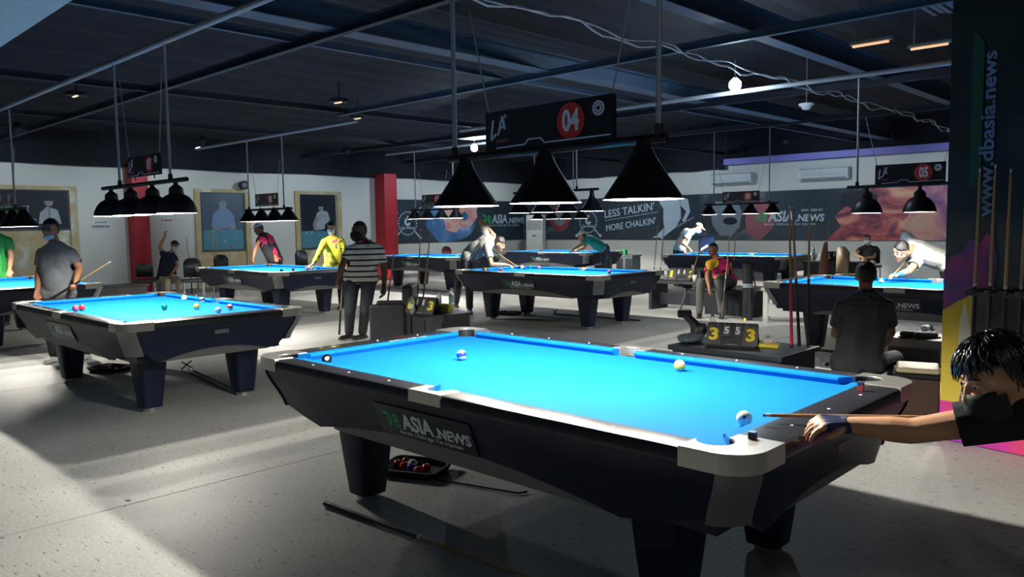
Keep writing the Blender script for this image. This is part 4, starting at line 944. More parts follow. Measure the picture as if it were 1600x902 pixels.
    if not mask:
        MB().tube([H - R * .022 * h + F * .080 * h - U * .062 * h, H + F * .090 * h - U * .060 * h, H + R * .022 * h + F * .080 * h - U * .062 * h], [.003 * h, .006 * h, .003 * h]).build('lips', M['lip'], t, True)
    else:
        mb = MB(); me_ = mb.ell(V((0, 0, 0)), ((.0775 * h, 0, 0), (0, .108 * h, 0), (0, 0, .086 * h)), 28, 20)
        keep = []
        for f in mb.f:
            c = sum((V(mb.v[i]) for i in f), V()) / len(f)
            if c.y > .018 * h and c.z < .046 * h - .2 * abs(c.x) and c.z > -.09 * h: keep.append(f)
        mb.f = keep
        mb.v = [tuple(H + R * v[0] + F * (v[1] + .006 * h) + U * (v[2] - .050 * h)) for v in mb.v]
        o = mb.build('face_mask', mask, t, True); o.modifiers.new('s', 'SOLIDIFY').thickness = .003
    hm = hairm or M['hair']
    if hair:
        mb = MB(); sx, sy, sz = {'short': (.0785, .0965, .104), 'full': (.084, .103, .112), 'crop': (.0755, .0925, .1005), 'long': (.088, .108, .115)}[hair]
        mb.ell(V((0, 0, 0)), ((sx * h, 0, 0), (0, sy * h, 0), (0, 0, sz * h)), 36, 26)
        keep = []
        for f in mb.f:
            c = sum((V(mb.v[i]) for i in f), V()) / len(f)
            lim = .045 * h if c.y > .02 * h else (.045 - (.02 * h - c.y) / h * 1.35) * h
            if c.z > max(lim, -.070 * h): keep.append(f)
        mb.f = keep
        for i, v in enumerate(mb.v):
            n_ = noise.noise(V(v) * (38 / h) + V((3, len(label), 7))); mb.v[i] = tuple(V(v) * (1 + (.05 if hair != 'crop' else .01) * n_))
        mb.v = [tuple(H + R * v[0] + F * (v[1] - .010 * h) + U * (v[2] + .014 * h)) for v in mb.v]
        o = mb.build('hair', hm, t, True); o.modifiers.new('s', 'SOLIDIFY').thickness = .006
    if cap:
        mb = MB(); mb.ell(V((0, 0, 0)), ((.086 * h, 0, 0), (0, .104 * h, 0), (0, 0, .105 * h)), 24, 16); mb.f = [f for f in mb.f if min(mb.v[i][2] for i in f) > .028 * h]
        mb.v = [tuple(H + R * v[0] + F * (v[1] - .006 * h) + U * (v[2] + .018 * h)) for v in mb.v]
        c_ = mb.build('cap', capm, t, True); c_.modifiers.new('s', 'SOLIDIFY').thickness = .004
        bd = F if cap == 'front' else -F
        pts = [H + U * .052 * h + bd * .085 * h + R * (.07 * h * math.cos(a)) + bd * (.075 * h * math.sin(a)) - U * (.012 * h * math.sin(a)) for a in [PI * i / 10 for i in range(11)]]
        MB().add(pts + [p - U * .006 * h for p in pts], [tuple(range(11)), tuple(reversed(range(11, 22)))] + [(i, i + 1, 12 + i, 11 + i) for i in range(10)] + [(10, 0, 11, 21)]).build('visor', capm, c_)
    if glove:
        k, gm, ful = glove; W, hdv, nr, cu = arms[k]; mb = MB(); d = hdv.normalized(); ss = s * .98
        if ful: hand(mb, W, hdv, nr, ss * 1.0, cu, -1 if k == 'l' else 1, .0125)
        n_ = (nr - d * nr.dot(d)).normalized(); ac = d.cross(n_).normalized()
        for q in (-1.2, -.4, .4, 1.2): mb.caps(W + ac * .012 * q * ss, .0225 * ss, W + d * .07 * ss + ac * .022 * q * ss, .016 * ss, 10)
        mb.caps(W - d * .035, .031 * ss, W, .028 * ss)
        link('glove', remeshed(mb, 'glove', max(vox * .7, .004), 2), gm, t)
    return t, arms

def stand(x, y, fx, fy, s=1.0):   # ankle/knee helpers
    pass
def jp(d, **k):
    """joints sighted in the photo: name=(px, py[, depth])"""
    out = {}
    for n, v in k.items(): out[n] = PD(v[0], v[1], v[2] if len(v) > 2 else d)
    return out
FZ = .082      # ankle height

STRIPE = ramp_mat('white shirt with thin black stripes', (1, 1, 1), [(0, (.012, .012, .015)), (.22, (.72, .70, .64))], .8, 'wave', 0, 0, nscale=4.4, constant=True)
GSTR = ramp_mat('grey shirt with pale stripes', (1, 1, 1), [(0, (.42, .42, .38)), (.22, (.20, .22, .22))], .8, 'wave', 0, .6, rot=(0, .9, .7), nscale=6.5, constant=True)
GREY = mat('heather grey polo', (.135, .150, .165), .9, var=.15, scale=30, bump=.1)
DKG = mat('dark grey polo', (.060, .066, .072), .9, var=.15, scale=12, bump=.1)
JEAN = mat('dark grey jeans', (.030, .038, .048), .9, var=.3, scale=8, bump=.1); JEANB = mat('navy trousers', (.012, .020, .040), .9); BLKT = mat('black trousers', (.010, .011, .014), .9); BEIGE = mat('beige trousers', (.42, .37, .28), .9)
GRYT = mat('grey trousers', (.095, .095, .088), .9, var=.1, bump=.1)
SHOE = mat('black shoe', (.012, .012, .014), .5); SHOEW = mat('white shoe', (.6, .6, .58), .6)
GREEN = mat('green jersey', (.02, .28, .05), .8, var=.3, scale=5)
YEL = ramp_mat('yellow jersey with dark bands', (1, 1, 1), [(0, (.70, .62, .02)), (.42, (.75, .68, .06)), (.55, (.05, .10, .06)), (.60, (.70, .62, .02)), (.68, (.45, .06, .10))], .8, nscale=7, detail=1, constant=True)
BOY = ramp_mat('yellow magenta racing jersey', (1, 1, 1), [(0, (.72, .02, .16)), (.46, (.05, .005, .02)), (.50, (.80, .55, .03)), (.60, (.75, .20, .02)), (.66, (.80, .55, .03))], .8, nscale=5, detail=0, constant=True)
PINKB = ramp_mat('black jersey with magenta flash', (1, 1, .6), [(0, (.012, .010, .016)), (.56, (.60, .02, .12)), (.66, (.012, .010, .016))], .8, nscale=4.5, detail=1, constant=True)
TEAL = mat('teal shirt', (.01, .32, .36), .8, var=.15); WHT = mat('white t-shirt', (.62, .63, .60), .9, var=.05, bump=.1)
SKYB = ramp_mat('white and sky blue jersey', (1, 1, 1), [(.45, (.66, .68, .68)), (.58, (.20, .50, .72))], .8, nscale=4, detail=1)
NAVS = mat('navy shirt', (.010, .018, .045), .9); BLKS = mat('black t-shirt', (.008, .009, .010), .9, var=.2, scale=8, bump=.1)
LEOP = ramp_mat('white t-shirt with dark print patches', (1, 1, 1), [(0, (.03, .03, .035)), (.30, (.62, .63, .60))], .9, nscale=15, detail=3, constant=True)

# 1 striped shirt man, standing behind the nearest table
d = 10.15
J = jp(d, head=(561, 361), neck=(572, 379), sl=(594, 387), sr=(546, 388, 10.0), el=(601, 424), wl=(600, 449), er=(535, 414, 9.95), wr=(528, 438, 9.9), pl=(577, 436), pr=(551, 436), kl=(571, 484, 10.0), kr=(547, 484, 9.9))
f = vec(-.62, .8, -.05)
for k, px in (('l', 567), ('r', 546)): J['a' + k] = PZ(px, 530, 0) + V((0, 0, FZ))
rx = (J['al'] + J['ar']) / 2
human('person', 'standing man in a white polo with thin black stripes, holding a cue low', rx, J, f, M['skind'], STRIPE, JEAN, SHOE, s=1.02, sleeve=.62, hair='crop', mask=mat('black beard', (.012, .010, .010), .8), collar=mat('maroon collar', (.13, .01, .02), .8), glove=('l', mat('black glove', (.010, .010, .012), .7), True), fat=1.12, curlL=25, curlR=70, hs=1.12)
w_ = J['wr'] + V((0, 0, -.07)); cue(w_ + V((.02, .02, .55)) + V((.0, .03, -.52)), w_ + V((.02, -.02, -.62)), 'cue held low in the right hand of the striped shirt man')
# 2 grey polo man left
d = 8.95
J = jp(d, head=(79, 358), neck=(87, 381), sl=(112, 392), sr=(65, 392), el=(125, 420), er=(61, 427), pl=(103, 462), pr=(76, 462), wl=(118, 440, 8.7), wr=(58, 455, 8.8))
f = vec(-.05, 1, -.12); a = PZ(86, 566, 0); J['ar'] = a + V((0, 0, FZ)); J['al'] = a + V((.1, .30, FZ)); J['kr'] = J['pr'].lerp(J['ar'], .5) + V((.03, -.02, 0)); J['kl'] = J['pl'].lerp(J['al'], .5) + V((.03, -.02, 0))
human('person', 'man in a grey polo with a blue chin mask behind the left table', (J['al'] + J['ar']) / 2, J, f, M['skin'], GREY, BLKT, SHOEW, s=1.0, sleeve=.62, hair='full', collar=GREY, mask=None, curlL=70, hl=vec(.1, .3, -.6), hr=vec(0, .3, -1), fat=1.02)
t = bpy.context.scene.objects['person.001'] if 'person.001' in bpy.context.scene.objects else None
H_ = J['head'] - V(((J['al'] + J['ar']) / 2).to_tuple()[:2] + (0,)); R_, F_, U_ = head_frame(f)
if t:
    mb = MB(); mb.ell(H_ + F_ * .045 - U_ * .088, (R_ * .062, F_ * .058, U_ * .034)); mb.build('chin_mask', M['maskb'], t, True)
    for k in (-1, 1): MB().cyl(H_ + F_ * .072 + R_ * .032 * k + U_ * .004 + F_ * .014, H_ + F_ * .088 + R_ * .032 * k + U_ * .004, .022, n=16).build('spectacle_lens', mat('tinted lens', (.06, .07, .08), .1), t)
cue(PD(173, 409, 8.5), PD(84, 462, 8.75) + V((0, 0, -.02)), 'cue held across the waist of the grey polo man')
# 3 green jersey at left edge
d = 12.5
J = jp(d, head=(-10, 346), neck=(-8, 366), sl=(14, 374), sr=(-30, 374), el=(18, 402), er=(-34, 402), wl=(15, 422, 12.3), wr=(-34, 424), pl=(6, 440), pr=(-18, 440))
a = PZ(-5, 482, 0); J['al'] = J['pl'].copy(); J['al'].z = FZ; J['ar'] = J['pr'].copy(); J['ar'].z = FZ
for k in 'lr': J['k' + k] = J['p' + k].lerp(J['a' + k], .5)
human('person', 'person in a green jersey cut off by the left photo edge', (J['al'] + J['ar']) / 2, J, vec(.2, 1, -.1), M['skin2'], GREEN, BLKT, SHOE, s=1.0, sleeve=.55, hair='short')
# 4 seated person raising an arm at the left wall
q = PX(262, 430, -14.7); d = (q - CAM).dot(FW)
J = jp(d, head=(273, 384), neck=(267, 395), sl=(274, 401), sr=(257, 399), er=(249, 386), wr=(258, 369), el=(277, 415), wl=(270, 426, d - .2), pl=(260, 437), pr=(252, 437), kl=(279, 438, d - .35), kr=(262, 440, d - .35))
for k, px in (('l', 279), ('r', 261)): J['a' + k] = J['k' + k] + V((.02, -.02, 0)); J['a' + k].z = FZ
human('person', 'seated person in a navy shirt with one arm raised, beside the nearer red pillar', (J['al'] + J['ar']) / 2, J, vec(.75, .6, -.15), M['skin2'], NAVS, BEIGE, SHOE, s=.95, sleeve=.5, hair='short', cap='front', capm=mat('black cap', (.012, .012, .016), .8), mask=M['maskw'], hr=vec(.1, .1, 1))
SEAT4 = (J['pl'] + J['pr']) / 2
# 5 black magenta jersey leaning, poster wall table
d = 16.0
J = jp(d, head=(404, 358), neck=(411, 366), sl=(418, 368), sr=(406, 370, 15.8), er=(400, 387, 15.6), wr=(396, 402, 15.5), el=(424, 386), wl=(430, 401, 15.8), pl=(434, 407), pr=(426, 407, 15.9))
for k in 'lr': J['a' + k] = J['p' + k].copy(); J['a' + k].z = FZ; J['k' + k] = J['p' + k].lerp(J['a' + k], .5)
human('person', 'player in a black and magenta jersey leaning over the poster wall table', (J['al'] + J['ar']) / 2, J, vec(-.9, .35, -.35), M['skin'], PINKB, BLKT, SHOE, s=1.0, vox=.014, sleeve=.45, hair='short', cap='front', capm=mat('white cap', (.6, .6, .6), .8), fat=1.05)
# 6 yellow jersey
d = 14.4
J = jp(d, head=(518, 356), neck=(520, 370), sl=(534, 375), sr=(506, 376), er=(499, 395, 13.9), wr=(490, 412, 13.7), el=(540, 396), wl=(541, 414), pl=(531, 420), pr=(514, 420), kl=(530, 448), kr=(514, 446))
for k in 'lr': J['a' + k] = J['p' + k].copy() + (V((.03, 0, 0)) if k == 'l' else V((-.04, -.05, 0))); J['a' + k].z = FZ; J['k' + k] = J['p' + k].lerp(J['a' + k], .5)
human('person', 'man in a yellow jersey resting a hand on the poster wall table', (J['al'] + J['ar']) / 2, J, vec(-.1, 1, -.25), M['skin2'], YEL, JEANB, SHOE, s=.97, sleeve=1.85, hair='full', mask=M['maskw'], hr=vec(-.5, .3, -.4))
# 7 grey striped shirt, shooting on the middle table
d = 13.2
J = jp(d, head=(781, 381, 13.0), neck=(771, 375, 13.05), sl=(764, 388, 12.85), sr=(762, 367, 13.2), er=(752, 346, 13.4), wr=(768, 362, 13.3), el=(768, 414, 12.7), wl=(790, 414, 12.7), pl=(729, 404, 13.1), pr=(733, 398, 13.3), kl=(733, 448, 12.95), kr=(716, 446, 13.3))
J['al'] = PZ(734, 489, 0) + V((0, 0, FZ)); J['ar'] = PZ(713, 480, 0) + V((0, 0, FZ)); J['tl'] = vec(1, .1, 0); J['tr'] = vec(.9, .3, 0)
human('person', 'player in a grey shirt bending low to aim a cue on the middle table', (J['al'] + J['ar']) / 2, J, vec(.75, .35, -.45), M['skin2'], GSTR, JEAN, SHOE, s=1.0, sleeve=.62, hair='full', hl=vec(1, .1, -.12), fat=1.05)
cue(PD(809, 417, 12.55), PD(809, 417, 12.55) + (PD(764, 388, 13.3) - PD(809, 417, 12.55)).normalized() * 1.45, 'cue aimed by the grey shirted player on the middle table')
# 8 teal player
d = 19.0
J = jp(d, head=(909, 370), neck=(913, 375), sl=(917, 374, 18.8), sr=(920, 371, 19.2), el=(903, 386, 18.7), wl=(896, 390, 18.6), er=(912, 388, 19.2), wr=(902, 391, 19.1), pl=(943, 389, 18.9), pr=(946, 388, 19.2), kl=(944, 408), kr=(952, 408))
for k in 'lr': J['a' + k] = J['k' + k].copy(); J['a' + k].z = FZ
human('person', 'player in a teal shirt and white cap bending over the back centre table', (J['al'] + J['ar']) / 2, J, vec(-.95, .2, -.3), M['skin2'], TEAL, JEANB, SHOE, s=1.0, vox=.015, sleeve=.5, hair='short', cap='back', capm=MATS['white cap'], fat=1.05)
# 9 tan cap player
d = 18.2
J = jp(d, head=(1091, 356), neck=(1083, 360), sl=(1079, 363, 18.0), sr=(1071, 360, 18.4), el=(1066, 380, 18.0), wl=(1076, 388, 17.9), er=(1058, 378, 18.3), wr=(1068, 390, 18.1), pl=(1063, 391, 18.2), pr=(1058, 391, 18.4))
for k in 'lr': J['a' + k] = J['p' + k].copy(); J['a' + k].z = FZ; J['k' + k] = J['p' + k].lerp(J['a' + k], .5)
human('person', 'player in a sky blue jersey and tan cap at the back right table', (J['al'] + J['ar']) / 2, J, vec(.8, .4, -.6), M['skin2'], SKYB, BLKT, SHOE, s=1.0, vox=.015, sleeve=.5, hair='short', cap='front', capm=mat('tan cap', (.62, .48, .30), .8), mask=M['maskb'])
# 10 boy in yellow magenta jersey, seated
d = 12.7
J = jp(d, head=(1114, 390), neck=(1121, 405), sl=(1137, 410, 12.75), sr=(1107, 410, 12.6), el=(1136, 430, 12.5), wl=(1122, 431, 12.25), er=(1105, 432, 12.3), wr=(1108, 449, 12.1), pl=(1142, 441), pr=(1128, 442), kl=(1122, 440, 12.2), kr=(1095, 442, 12.3))
J['al'] = PD(1128, 484, 12.2); J['ar'] = PD(1093, 482, 12.3)
for k in 'lr': J['a' + k].z = FZ
J['tr'] = vec(-.8, .4, 0); J['tl'] = vec(-.4, .8, 0)
human('person', 'boy in a yellow and magenta jersey sitting with a cue between his hands', (J['al'] + J['ar']) / 2, J, vec(-.75, .6, -.08), M['skin'], BOY, GRYT, SHOE, s=.96, sleeve=.72, hair='crop', collar=mat('yellow collar', (.75, .55, .05), .8), hr=vec(0, .2, -1), fat=1.05)
SEAT10 = (J['pl'] + J['pr']) / 2
# 11 black shirt seated far right
q = PY(1354, 400, 15.5); d = (q - CAM).dot(FW)
J = jp(d, head=(1355, 375), neck=(1356, 384), sl=(1367, 389), sr=(1344, 388), el=(1366, 402, d - .1), wl=(1352, 404, d - .3), er=(1337, 399, d - .1), wr=(1347, 402, d - .32), pl=(1362, 412), pr=(1351, 412), kl=(1363, 413, d - .45), kr=(1342, 413, d - .45))
for k in 'lr': J['a' + k] = J['k' + k].copy(); J['a' + k].z = FZ
human('person', 'man in a black shirt and white mask sitting with folded arms', (J['al'] + J['ar']) / 2, J, vec(-.3, 1, -.05), M['skin2'], BLKS, BEIGE, SHOE, s=1.0, vox=.014, sleeve=.5, hair='short', mask=M['maskw'])
SEAT11 = (J['pl'] + J['pr']) / 2
# 12 white shirt shooting on the right table
d = 9.5
J = jp(d, head=(1408, 392, 9.35), neck=(1424, 388, 9.6), sl=(1434, 404, 9.45), sr=(1420, 376, 9.8), el=(1420, 424, 9.3), wl=(1404, 429, 9.25), er=(1412, 364, 10.1), wr=(1432, 384, 10.2), pl=(1480, 412, 9.7), pr=(1484, 404, 9.95), kl=(1484, 462, 9.8), kr=(1496, 460, 10.1))
for k in 'lr': J['a' + k] = J['k' + k].copy(); J['a' + k].z = FZ
human('person', 'player in a white t-shirt and blue glove bending over the right table', (J['al'] + J['ar']) / 2, J, vec(-.55, .65, -.55), M['skin2'], LEOP, BLKT, SHOE, s=1.02, sleeve=.6, hair='full', glove=('l', mat('sky blue glove', (.03, .28, .60), .8), False), hl=vec(-1, .15, -.1), vox=.009, fat=1.05, tilt=-12)
cue(PD(1392, 433, 9.2), PD(1392, 433, 9.2) + (PD(1432, 392, 10.2) - PD(1392, 433, 9.2)).normalized() * 1.4, 'cue of the white shirted player at the right table')
# 13 dark polo man seated, back to us
d = 6.6
J = jp(d, head=(1353, 431, 6.65), neck=(1352, 458, 6.6), sr=(1388, 474, 6.6), sl=(1315, 474, 6.6), er=(1392, 519, 6.75), wr=(1376, 545, 7.0), el=(1305, 522, 6.75), wl=(1330, 548, 7.0), pl=(1322, 572, 6.62), pr=(1358, 572, 6.6), kl=(1348, 566, 7.1), kr=(1398, 560, 7.0))
for k in 'lr': J['a' + k] = J['k' + k] + V((.03, .1, 0)); J['a' + k].z = FZ
human('person', 'seated man in a dark grey polo with his back to the camera', (J['al'] + J['ar']) / 2, J, vec(.35, -.9, -.05), M['skin'], DKG, JEANB, SHOE, s=1.0, sleeve=.66, hair='full', collar=DKG, vox=.009, fat=1.22, hs=1.02)
SEAT13 = (J['pl'] + J['pr']) / 2

# 14 nearest player at the right edge
J = jp(2.4, head=(1556, 588, 2.36), neck=(1616, 598, 2.46), sl=(1578, 650, 2.34), sr=(1640, 590, 2.66), el=(1424, 674, 2.50), wl=(1322, 664, 2.60), er=(1700, 520, 2.9), wr=(1690, 640, 2.75), pl=(1790, 650, 2.50), pr=(1800, 620, 2.72))
rootp = PD(1800, 640, 2.6)
for k, dy in (('l', -.12), ('r', .20)):
    J['a' + k] = V((rootp.x + (.05 if k == 'l' else .18), rootp.y + dy, FZ)); J['k' + k] = (J['p' + k] + J['a' + k]) / 2 + V((-.04, 0, 0))
fdir = vec(-.96, .0, -.42)
NP, _a = human('person', 'player in a black t-shirt at the right edge reaching over the nearest table', (rootp.x + .1, rootp.y), J, fdir, mat('warm tan skin', (.62, .33, .19), .5, var=.07, scale=14, bump=.05), BLKS, BLKT, SHOE, s=1.06, vox=.0055, sleeve=.56, hair=None, mask=mat('black face mask', (.010, .011, .013), .7), glove=('l', mat('navy glove', (.012, .022, .085), .6), False), hl=vec(-1, .05, .10), hn={'l': vec(.1, .35, 1)}, curlL=34, hs=1.0, fat=1.0, tilt=0)
# layered glossy hair with loose locks
rt_ = V((rootp.x + .1, rootp.y, 0)); Hh = J['head'] - rt_; R_, F_, U_ = head_frame(fdir); h = 1.06
mb = MB(); mb.ell(V((0, 0, 0)), ((.086 * h, 0, 0), (0, .106 * h, 0), (0, 0, .112 * h)), 48, 34)
mb.f = [f for f in mb.f if (lambda c: c.z > ((.040 * h) if c.y > .03 * h else (.040 * h - (.03 * h - c.y) * 1.1)) and c.z > -.085 * h)(sum((V(mb.v[i]) for i in f), V()) / len(f))]
mb.v = [tuple(V(v) * (1 + .05 * noise.noise(V(v) * 30) + .012 * math.sin(v[0] * 420))) for v in mb.v]
mb.v = [tuple(Hh + R_ * v[0] + F_ * (v[1] - .012 * h) + U_ * (v[2] + .012 * h)) for v in mb.v]
HM = mat('glossy black hair', (.007, .007, .009), .22, var=.3, scale=40, spec=.7)
hb = mb.build('hair', HM, NP, True); hb.modifiers.new('s', 'SOLIDIFY').thickness = .006
rnd = random.Random(5); lk = MB()
for i in range(230):
    a = rnd.uniform(-PI, PI); el = rnd.uniform(.45, 1.35)
    st = V((math.cos(a) * math.cos(el), math.sin(a) * math.cos(el), math.sin(el)))
    pts = []; dirn = V((st.x * .9 - .1, st.y + .15, 0)); 
    for k in range(6):
        e = el - k * .17; rr = 1.015 + .035 * math.sin(k + i) * .4 + .02 * k / 5
        aa = a + k * .04 * (1 if a > 0 else -1)
        p = V((math.cos(aa) * math.cos(e) * .088 * h * rr, math.sin(aa) * math.cos(e) * .108 * h * rr, math.sin(e) * .115 * h * rr))
        if p.y > .045 * h and p.z < .03 * h: break
        pts.append(Hh + R_ * p.x + F_ * (p.y - .012 * h) + U_ * (p.z + .012 * h))
    if len(pts) > 2: lk.tube(pts, [.0045 * (1 - .75 * k / (len(pts) - 1)) + .0006 for k in range(len(pts))], 5)
for i in range(44):      # fringe swept forward over the forehead
    a = math.radians(90 + rnd.uniform(-62, 62)); e0 = math.radians(rnd.uniform(60, 80)); e1 = math.radians(rnd.uniform(8, 26)); pts = []; n_ = 7
    for k in range(n_):
        e = e0 + (e1 - e0) * k / (n_ - 1); aa = a + .10 * math.sin(k * .8 + i); rr = 1.03 + .02 * math.sin(i * 1.7 + k * .6) + .035 * (k / n_) ** 3
        pts.append(Hh + R_ * (math.cos(aa) * math.cos(e) * .090 * h * rr) + F_ * (math.sin(aa) * math.cos(e) * .112 * h * rr - .008 * h) + U_ * (math.sin(e) * .112 * h * rr + .012 * h))
    lk.tube(pts, [.0035, .0065, .0075, .007, .0055, .0035, .0008], 6)
lk.tube([Hh + R_ * -.05 * h + F_ * .07 * h + U_ * .075 * h, Hh + R_ * -.055 * h + F_ * .125 * h + U_ * .05 * h, Hh + R_ * -.05 * h + F_ * .135 * h - U_ * .01 * h, Hh + R_ * -.045 * h + F_ * .115 * h - U_ * .05 * h], [.0012, .001, .0008, .0004], 4)
tag(lk.build('hair_locks', HM, NP, True), kind='stuff')
# the nearest player's cue: through the bridge hand and back under the chin
tip = PD(1192, 649, 2.76); mid_ = PD(1470, 654, 2.60); dd = (mid_ - tip).normalized()
cue(tip, tip + dd * 1.46, 'cue pointing at the white cue ball, held by the nearest player')

# ------------------------------------------------------------------ furniture
def bench(name, label, x, y, L, W, Hh_, m, rz=0, legs=False, group=None, cat='bench'):
    t = thing(name, label, cat, (x, y, 0), rz, group)
    MB().box((0, 0, Hh_ - .02), (L, W, .04)).build('top', m, t, bevel=.005)
    if legs:
        for sx in (-1, 1): MB().box((sx * (L / 2 - .06), 0, (Hh_ - .04) / 2), (.06, W * .85, Hh_ - .04)).build('leg_panel', m, t)
        MB().box((0, 0, .18), (L - .18, .03, .2)).build('cross_panel', m, t)
    else:
        MB().box((0, 0, (Hh_ - .04) / 2), (L - .06, W - .06, Hh_ - .04)).build('cabinet', m, t)
        for sx in (-1, 1): MB().box((sx * L / 4, -W / 2 + .028, (Hh_ - .06) / 2), (L / 2 - .08, .012, Hh_ - .12)).build('door_panel', M['leather'], t)
    return t
def scoreboard(x, y, z, rz, a, b, label, s=1.0, small='55'):
    t = thing('score_board', label, 'scoreboard', (x, y, z), rz, 'flip score boards')
    W, Hs = .33 * s, .17 * s; sl = .05 * s
    # A-frame base plates
    xs = (-.125, -.038, .038, .125); ws = (.10, .055, .055, .10)
    for sgn in (-1, 1):
        mb = MB(); rr = [[V((-W / 2, sgn * (sl + .02) * 1, 0)), V((W / 2, sgn * (sl + .02), 0)), V((W / 2, sgn * .006, Hs * .92)), V((-W / 2, sgn * .006, Hs * .92))]]
        p = rr[0]; mb.add(p + [q + V((0, sgn * .004, 0)) for q in p], [(0, 1, 2, 3), (7, 6, 5, 4), (0, 4, 5, 1), (1, 5, 6, 2), (2, 6, 7, 3), (3, 7, 4, 0)]); mb.build('easel_panel', M['black'], t)
    up = V((0, .409, 1)).normalized(); 
    for x_, w_, n, m in zip(xs, ws, (a, small[0], small[1], b), (M['yellowp'], M['white'], M['white'], M['yellowp'])):
        big = w_ > .08; hh = (.145 if big else .085) * s; zz = .012 * s + (0 if big else .055 * s); o = V((x_ * s - w_ * s / 2, -(sl + .02) + .409 * zz - .008, zz))
        mb = MB(); mb.plate([(0, 0), (w_ * s, 0), (w_ * s, hh), (0, hh)], o, V((1, 0, 0)), up, .004); mb.build('flip_card', mat('black card', (.012, .012, .013), .5), t)
        nn = V((1, 0, 0)).cross(up)
        text('score_digit', n, m, t, o + nn * .0045 + V((w_ * s * .2, 0, 0)) + up * hh * .2, (1, 0, 0), up, w_ * s * (.62 if n != '1' else .35), hh * .62, 0, .04)
        for k in (-1, 1):
            MB().tube([o + V((w_ * s / 2 + k * w_ * s * .25, 0, 0)) + up * (hh - .01) + nn * .006, o + V((w_ * s / 2 + k * w_ * s * .25, 0, 0)) + up * (hh + .015), o + V((w_ * s / 2 + k * w_ * s * .25, 0, 0)) + up * (hh - .01) - nn * .01], .002, 5).build('ring', M['foot'], t)
    MB().box((0, -(sl + .02) - .001, .016 * s), (.08 * s, .002, .006 * s)).build('label_strip', M['greyp'], t)
    return t
BOTT = mat('clear plastic bottle', (.75, .82, .82), .12, trans=.0, spec=.6); GCAP = mat('green bottle cap', (.03, .4, .12), .5); LBL = mat('pale label', (.5, .68, .62), .6)
GLASSB = mat('clear bottle plastic', (.90, .95, .95), .08, trans=.85, var=0)
def bottle(x, y, z, label, h=.23, capm=None, group='water bottles'):
    t = thing('water_bottle', label, 'bottle', (x, y, z), 0, group); r = h * .14
    MB().lathe([(r * .85, 0), (r, h * .03), (r, h * .30), (r * .93, h * .33), (r, h * .36), (r, h * .66), (r * .85, h * .76), (r * .42, h * .88), (r * .40, h * .93)], n=20, cap0=True, cap1=True).build('bottle_body', GLASSB, t, 'auto')
    MB().cyl((0, 0, h * .925), (0, 0, h), r * .46, n=16).build('cap', capm or M['white'], t, 'auto'); MB().lathe([(r * 1.01, h * .38), (r * 1.01, h * .60)], n=20).build('label_band', LBL, t, True)
    return t
# score table between nearest and right tables
ty = 3.18
ST = bench('score_table', 'low dark table with the 3 5 5 3 scoreboard behind the nearest table', -.60, ty, 1.02, .72, .45, M['deskm'], cat='table')
p = PZ(1141, 541, .45); scoreboard(p.x, p.y + .05, .45, .28, '3', '3', 'black flip scoreboard reading 3 5 5 3 on the low dark table', 1.22, '55')
p = PZ(1201, 543, .45)
t = thing('tissue_pack', 'yellow tissue pack with a white tissue, right of the 3 5 5 3 scoreboard', 'tissues', (p.x, p.y, .45), .3)
MB().box((0, 0, .016), (.17, .10, .032)).build('pack', mat('yellow plastic', (.75, .62, .04), .4), t, bevel=.008)
mb = MB(); n = 9; mb.add([V((-.07 + .14 * i / (n - 1) * (1 - .3 * j) + .02 * j, .02 * math.sin(i * 1.3 + j), .034 + .022 * j + .01 * math.sin(i * 2.1 + j))) for j in range(4) for i in range(n)], [(j * n + i, j * n + i + 1, (j + 1) * n + i + 1, (j + 1) * n + i) for j in range(3) for i in range(n - 1)])
mb.build('tissue', M['maskw'], t, True).modifiers.new('s', 'SOLIDIFY').thickness = .002
p = PZ(1113, 530, .45); bottle(p.x, p.y, .45, 'clear green capped bottle behind the 3 5 5 3 scoreboard', .22, GCAP)
# black padded bag and folded cloth left of the scoreboard
p = PZ(1088, 534, .45)
t = thing('cue_bag', 'black padded bag standing left of the 3 5 5 3 scoreboard', 'bag', (p.x, p.y, .45), .3)
mb = MB(); mb.caps((0, 0, .04), .045, (-.02, 0, .16), .04); mb.caps((-.02, 0, .16), .04, (-.10, -.02, .24), .035); mb.caps((.02, 0, .05), .05, (.05, .01, .12), .05)
link('bag_body', remeshed(mb, 'bag_body', .01), M['leather'], t); MB().box((-.10, -.02, .245), (.12, .07, .07), .4).build('bag_flap', M['leather'], t, bevel=.015)
p = PZ(1050, 540, .0); mb = MB()
t = thing('folded_jacket', 'grey and navy folded jacket at the left end of the low dark table', 'clothing', (-1.02, 3.05, .45), 0)
mb.ell((0, 0, .035), ((.10, 0, 0), (0, .13, 0), (0, 0, .035))); mb.ell((.03, .04, .06), ((.07, 0, 0), (0, .07, 0), (0, 0, .03))); mb.caps((-.07, -.05, .04), .035, (-.03, .08, .05), .03)
link('cloth_body', remeshed(mb, 'cloth_body', .01), mat('blue grey knit', (.10, .13, .18), .9, var=.6, scale=25), t)
# cues standing on the low table by its right end
for (px, py, tx, tpy, pk, lab) in ((1237, 543, 1233, 300, True, 'pink butted cue standing at the right end of the low dark table'), (1249, 541, 1237, 300, False, 'brown cue standing close behind the pink butted cue')):
    b = PZ(px, py, .452); a_ = PD(tx, tpy, (b - CAM).dot(FW) - .02); cue(b + (a_ - b).normalized() * 1.17, b, lab, 'cues on the low table', pink=pk)
b = V((-.15, 3.44, .452)); cue(b + V((-.02, .03, 1.17)), b, 'wooden cue standing rightmost on the low dark table', 'cues on the low table')
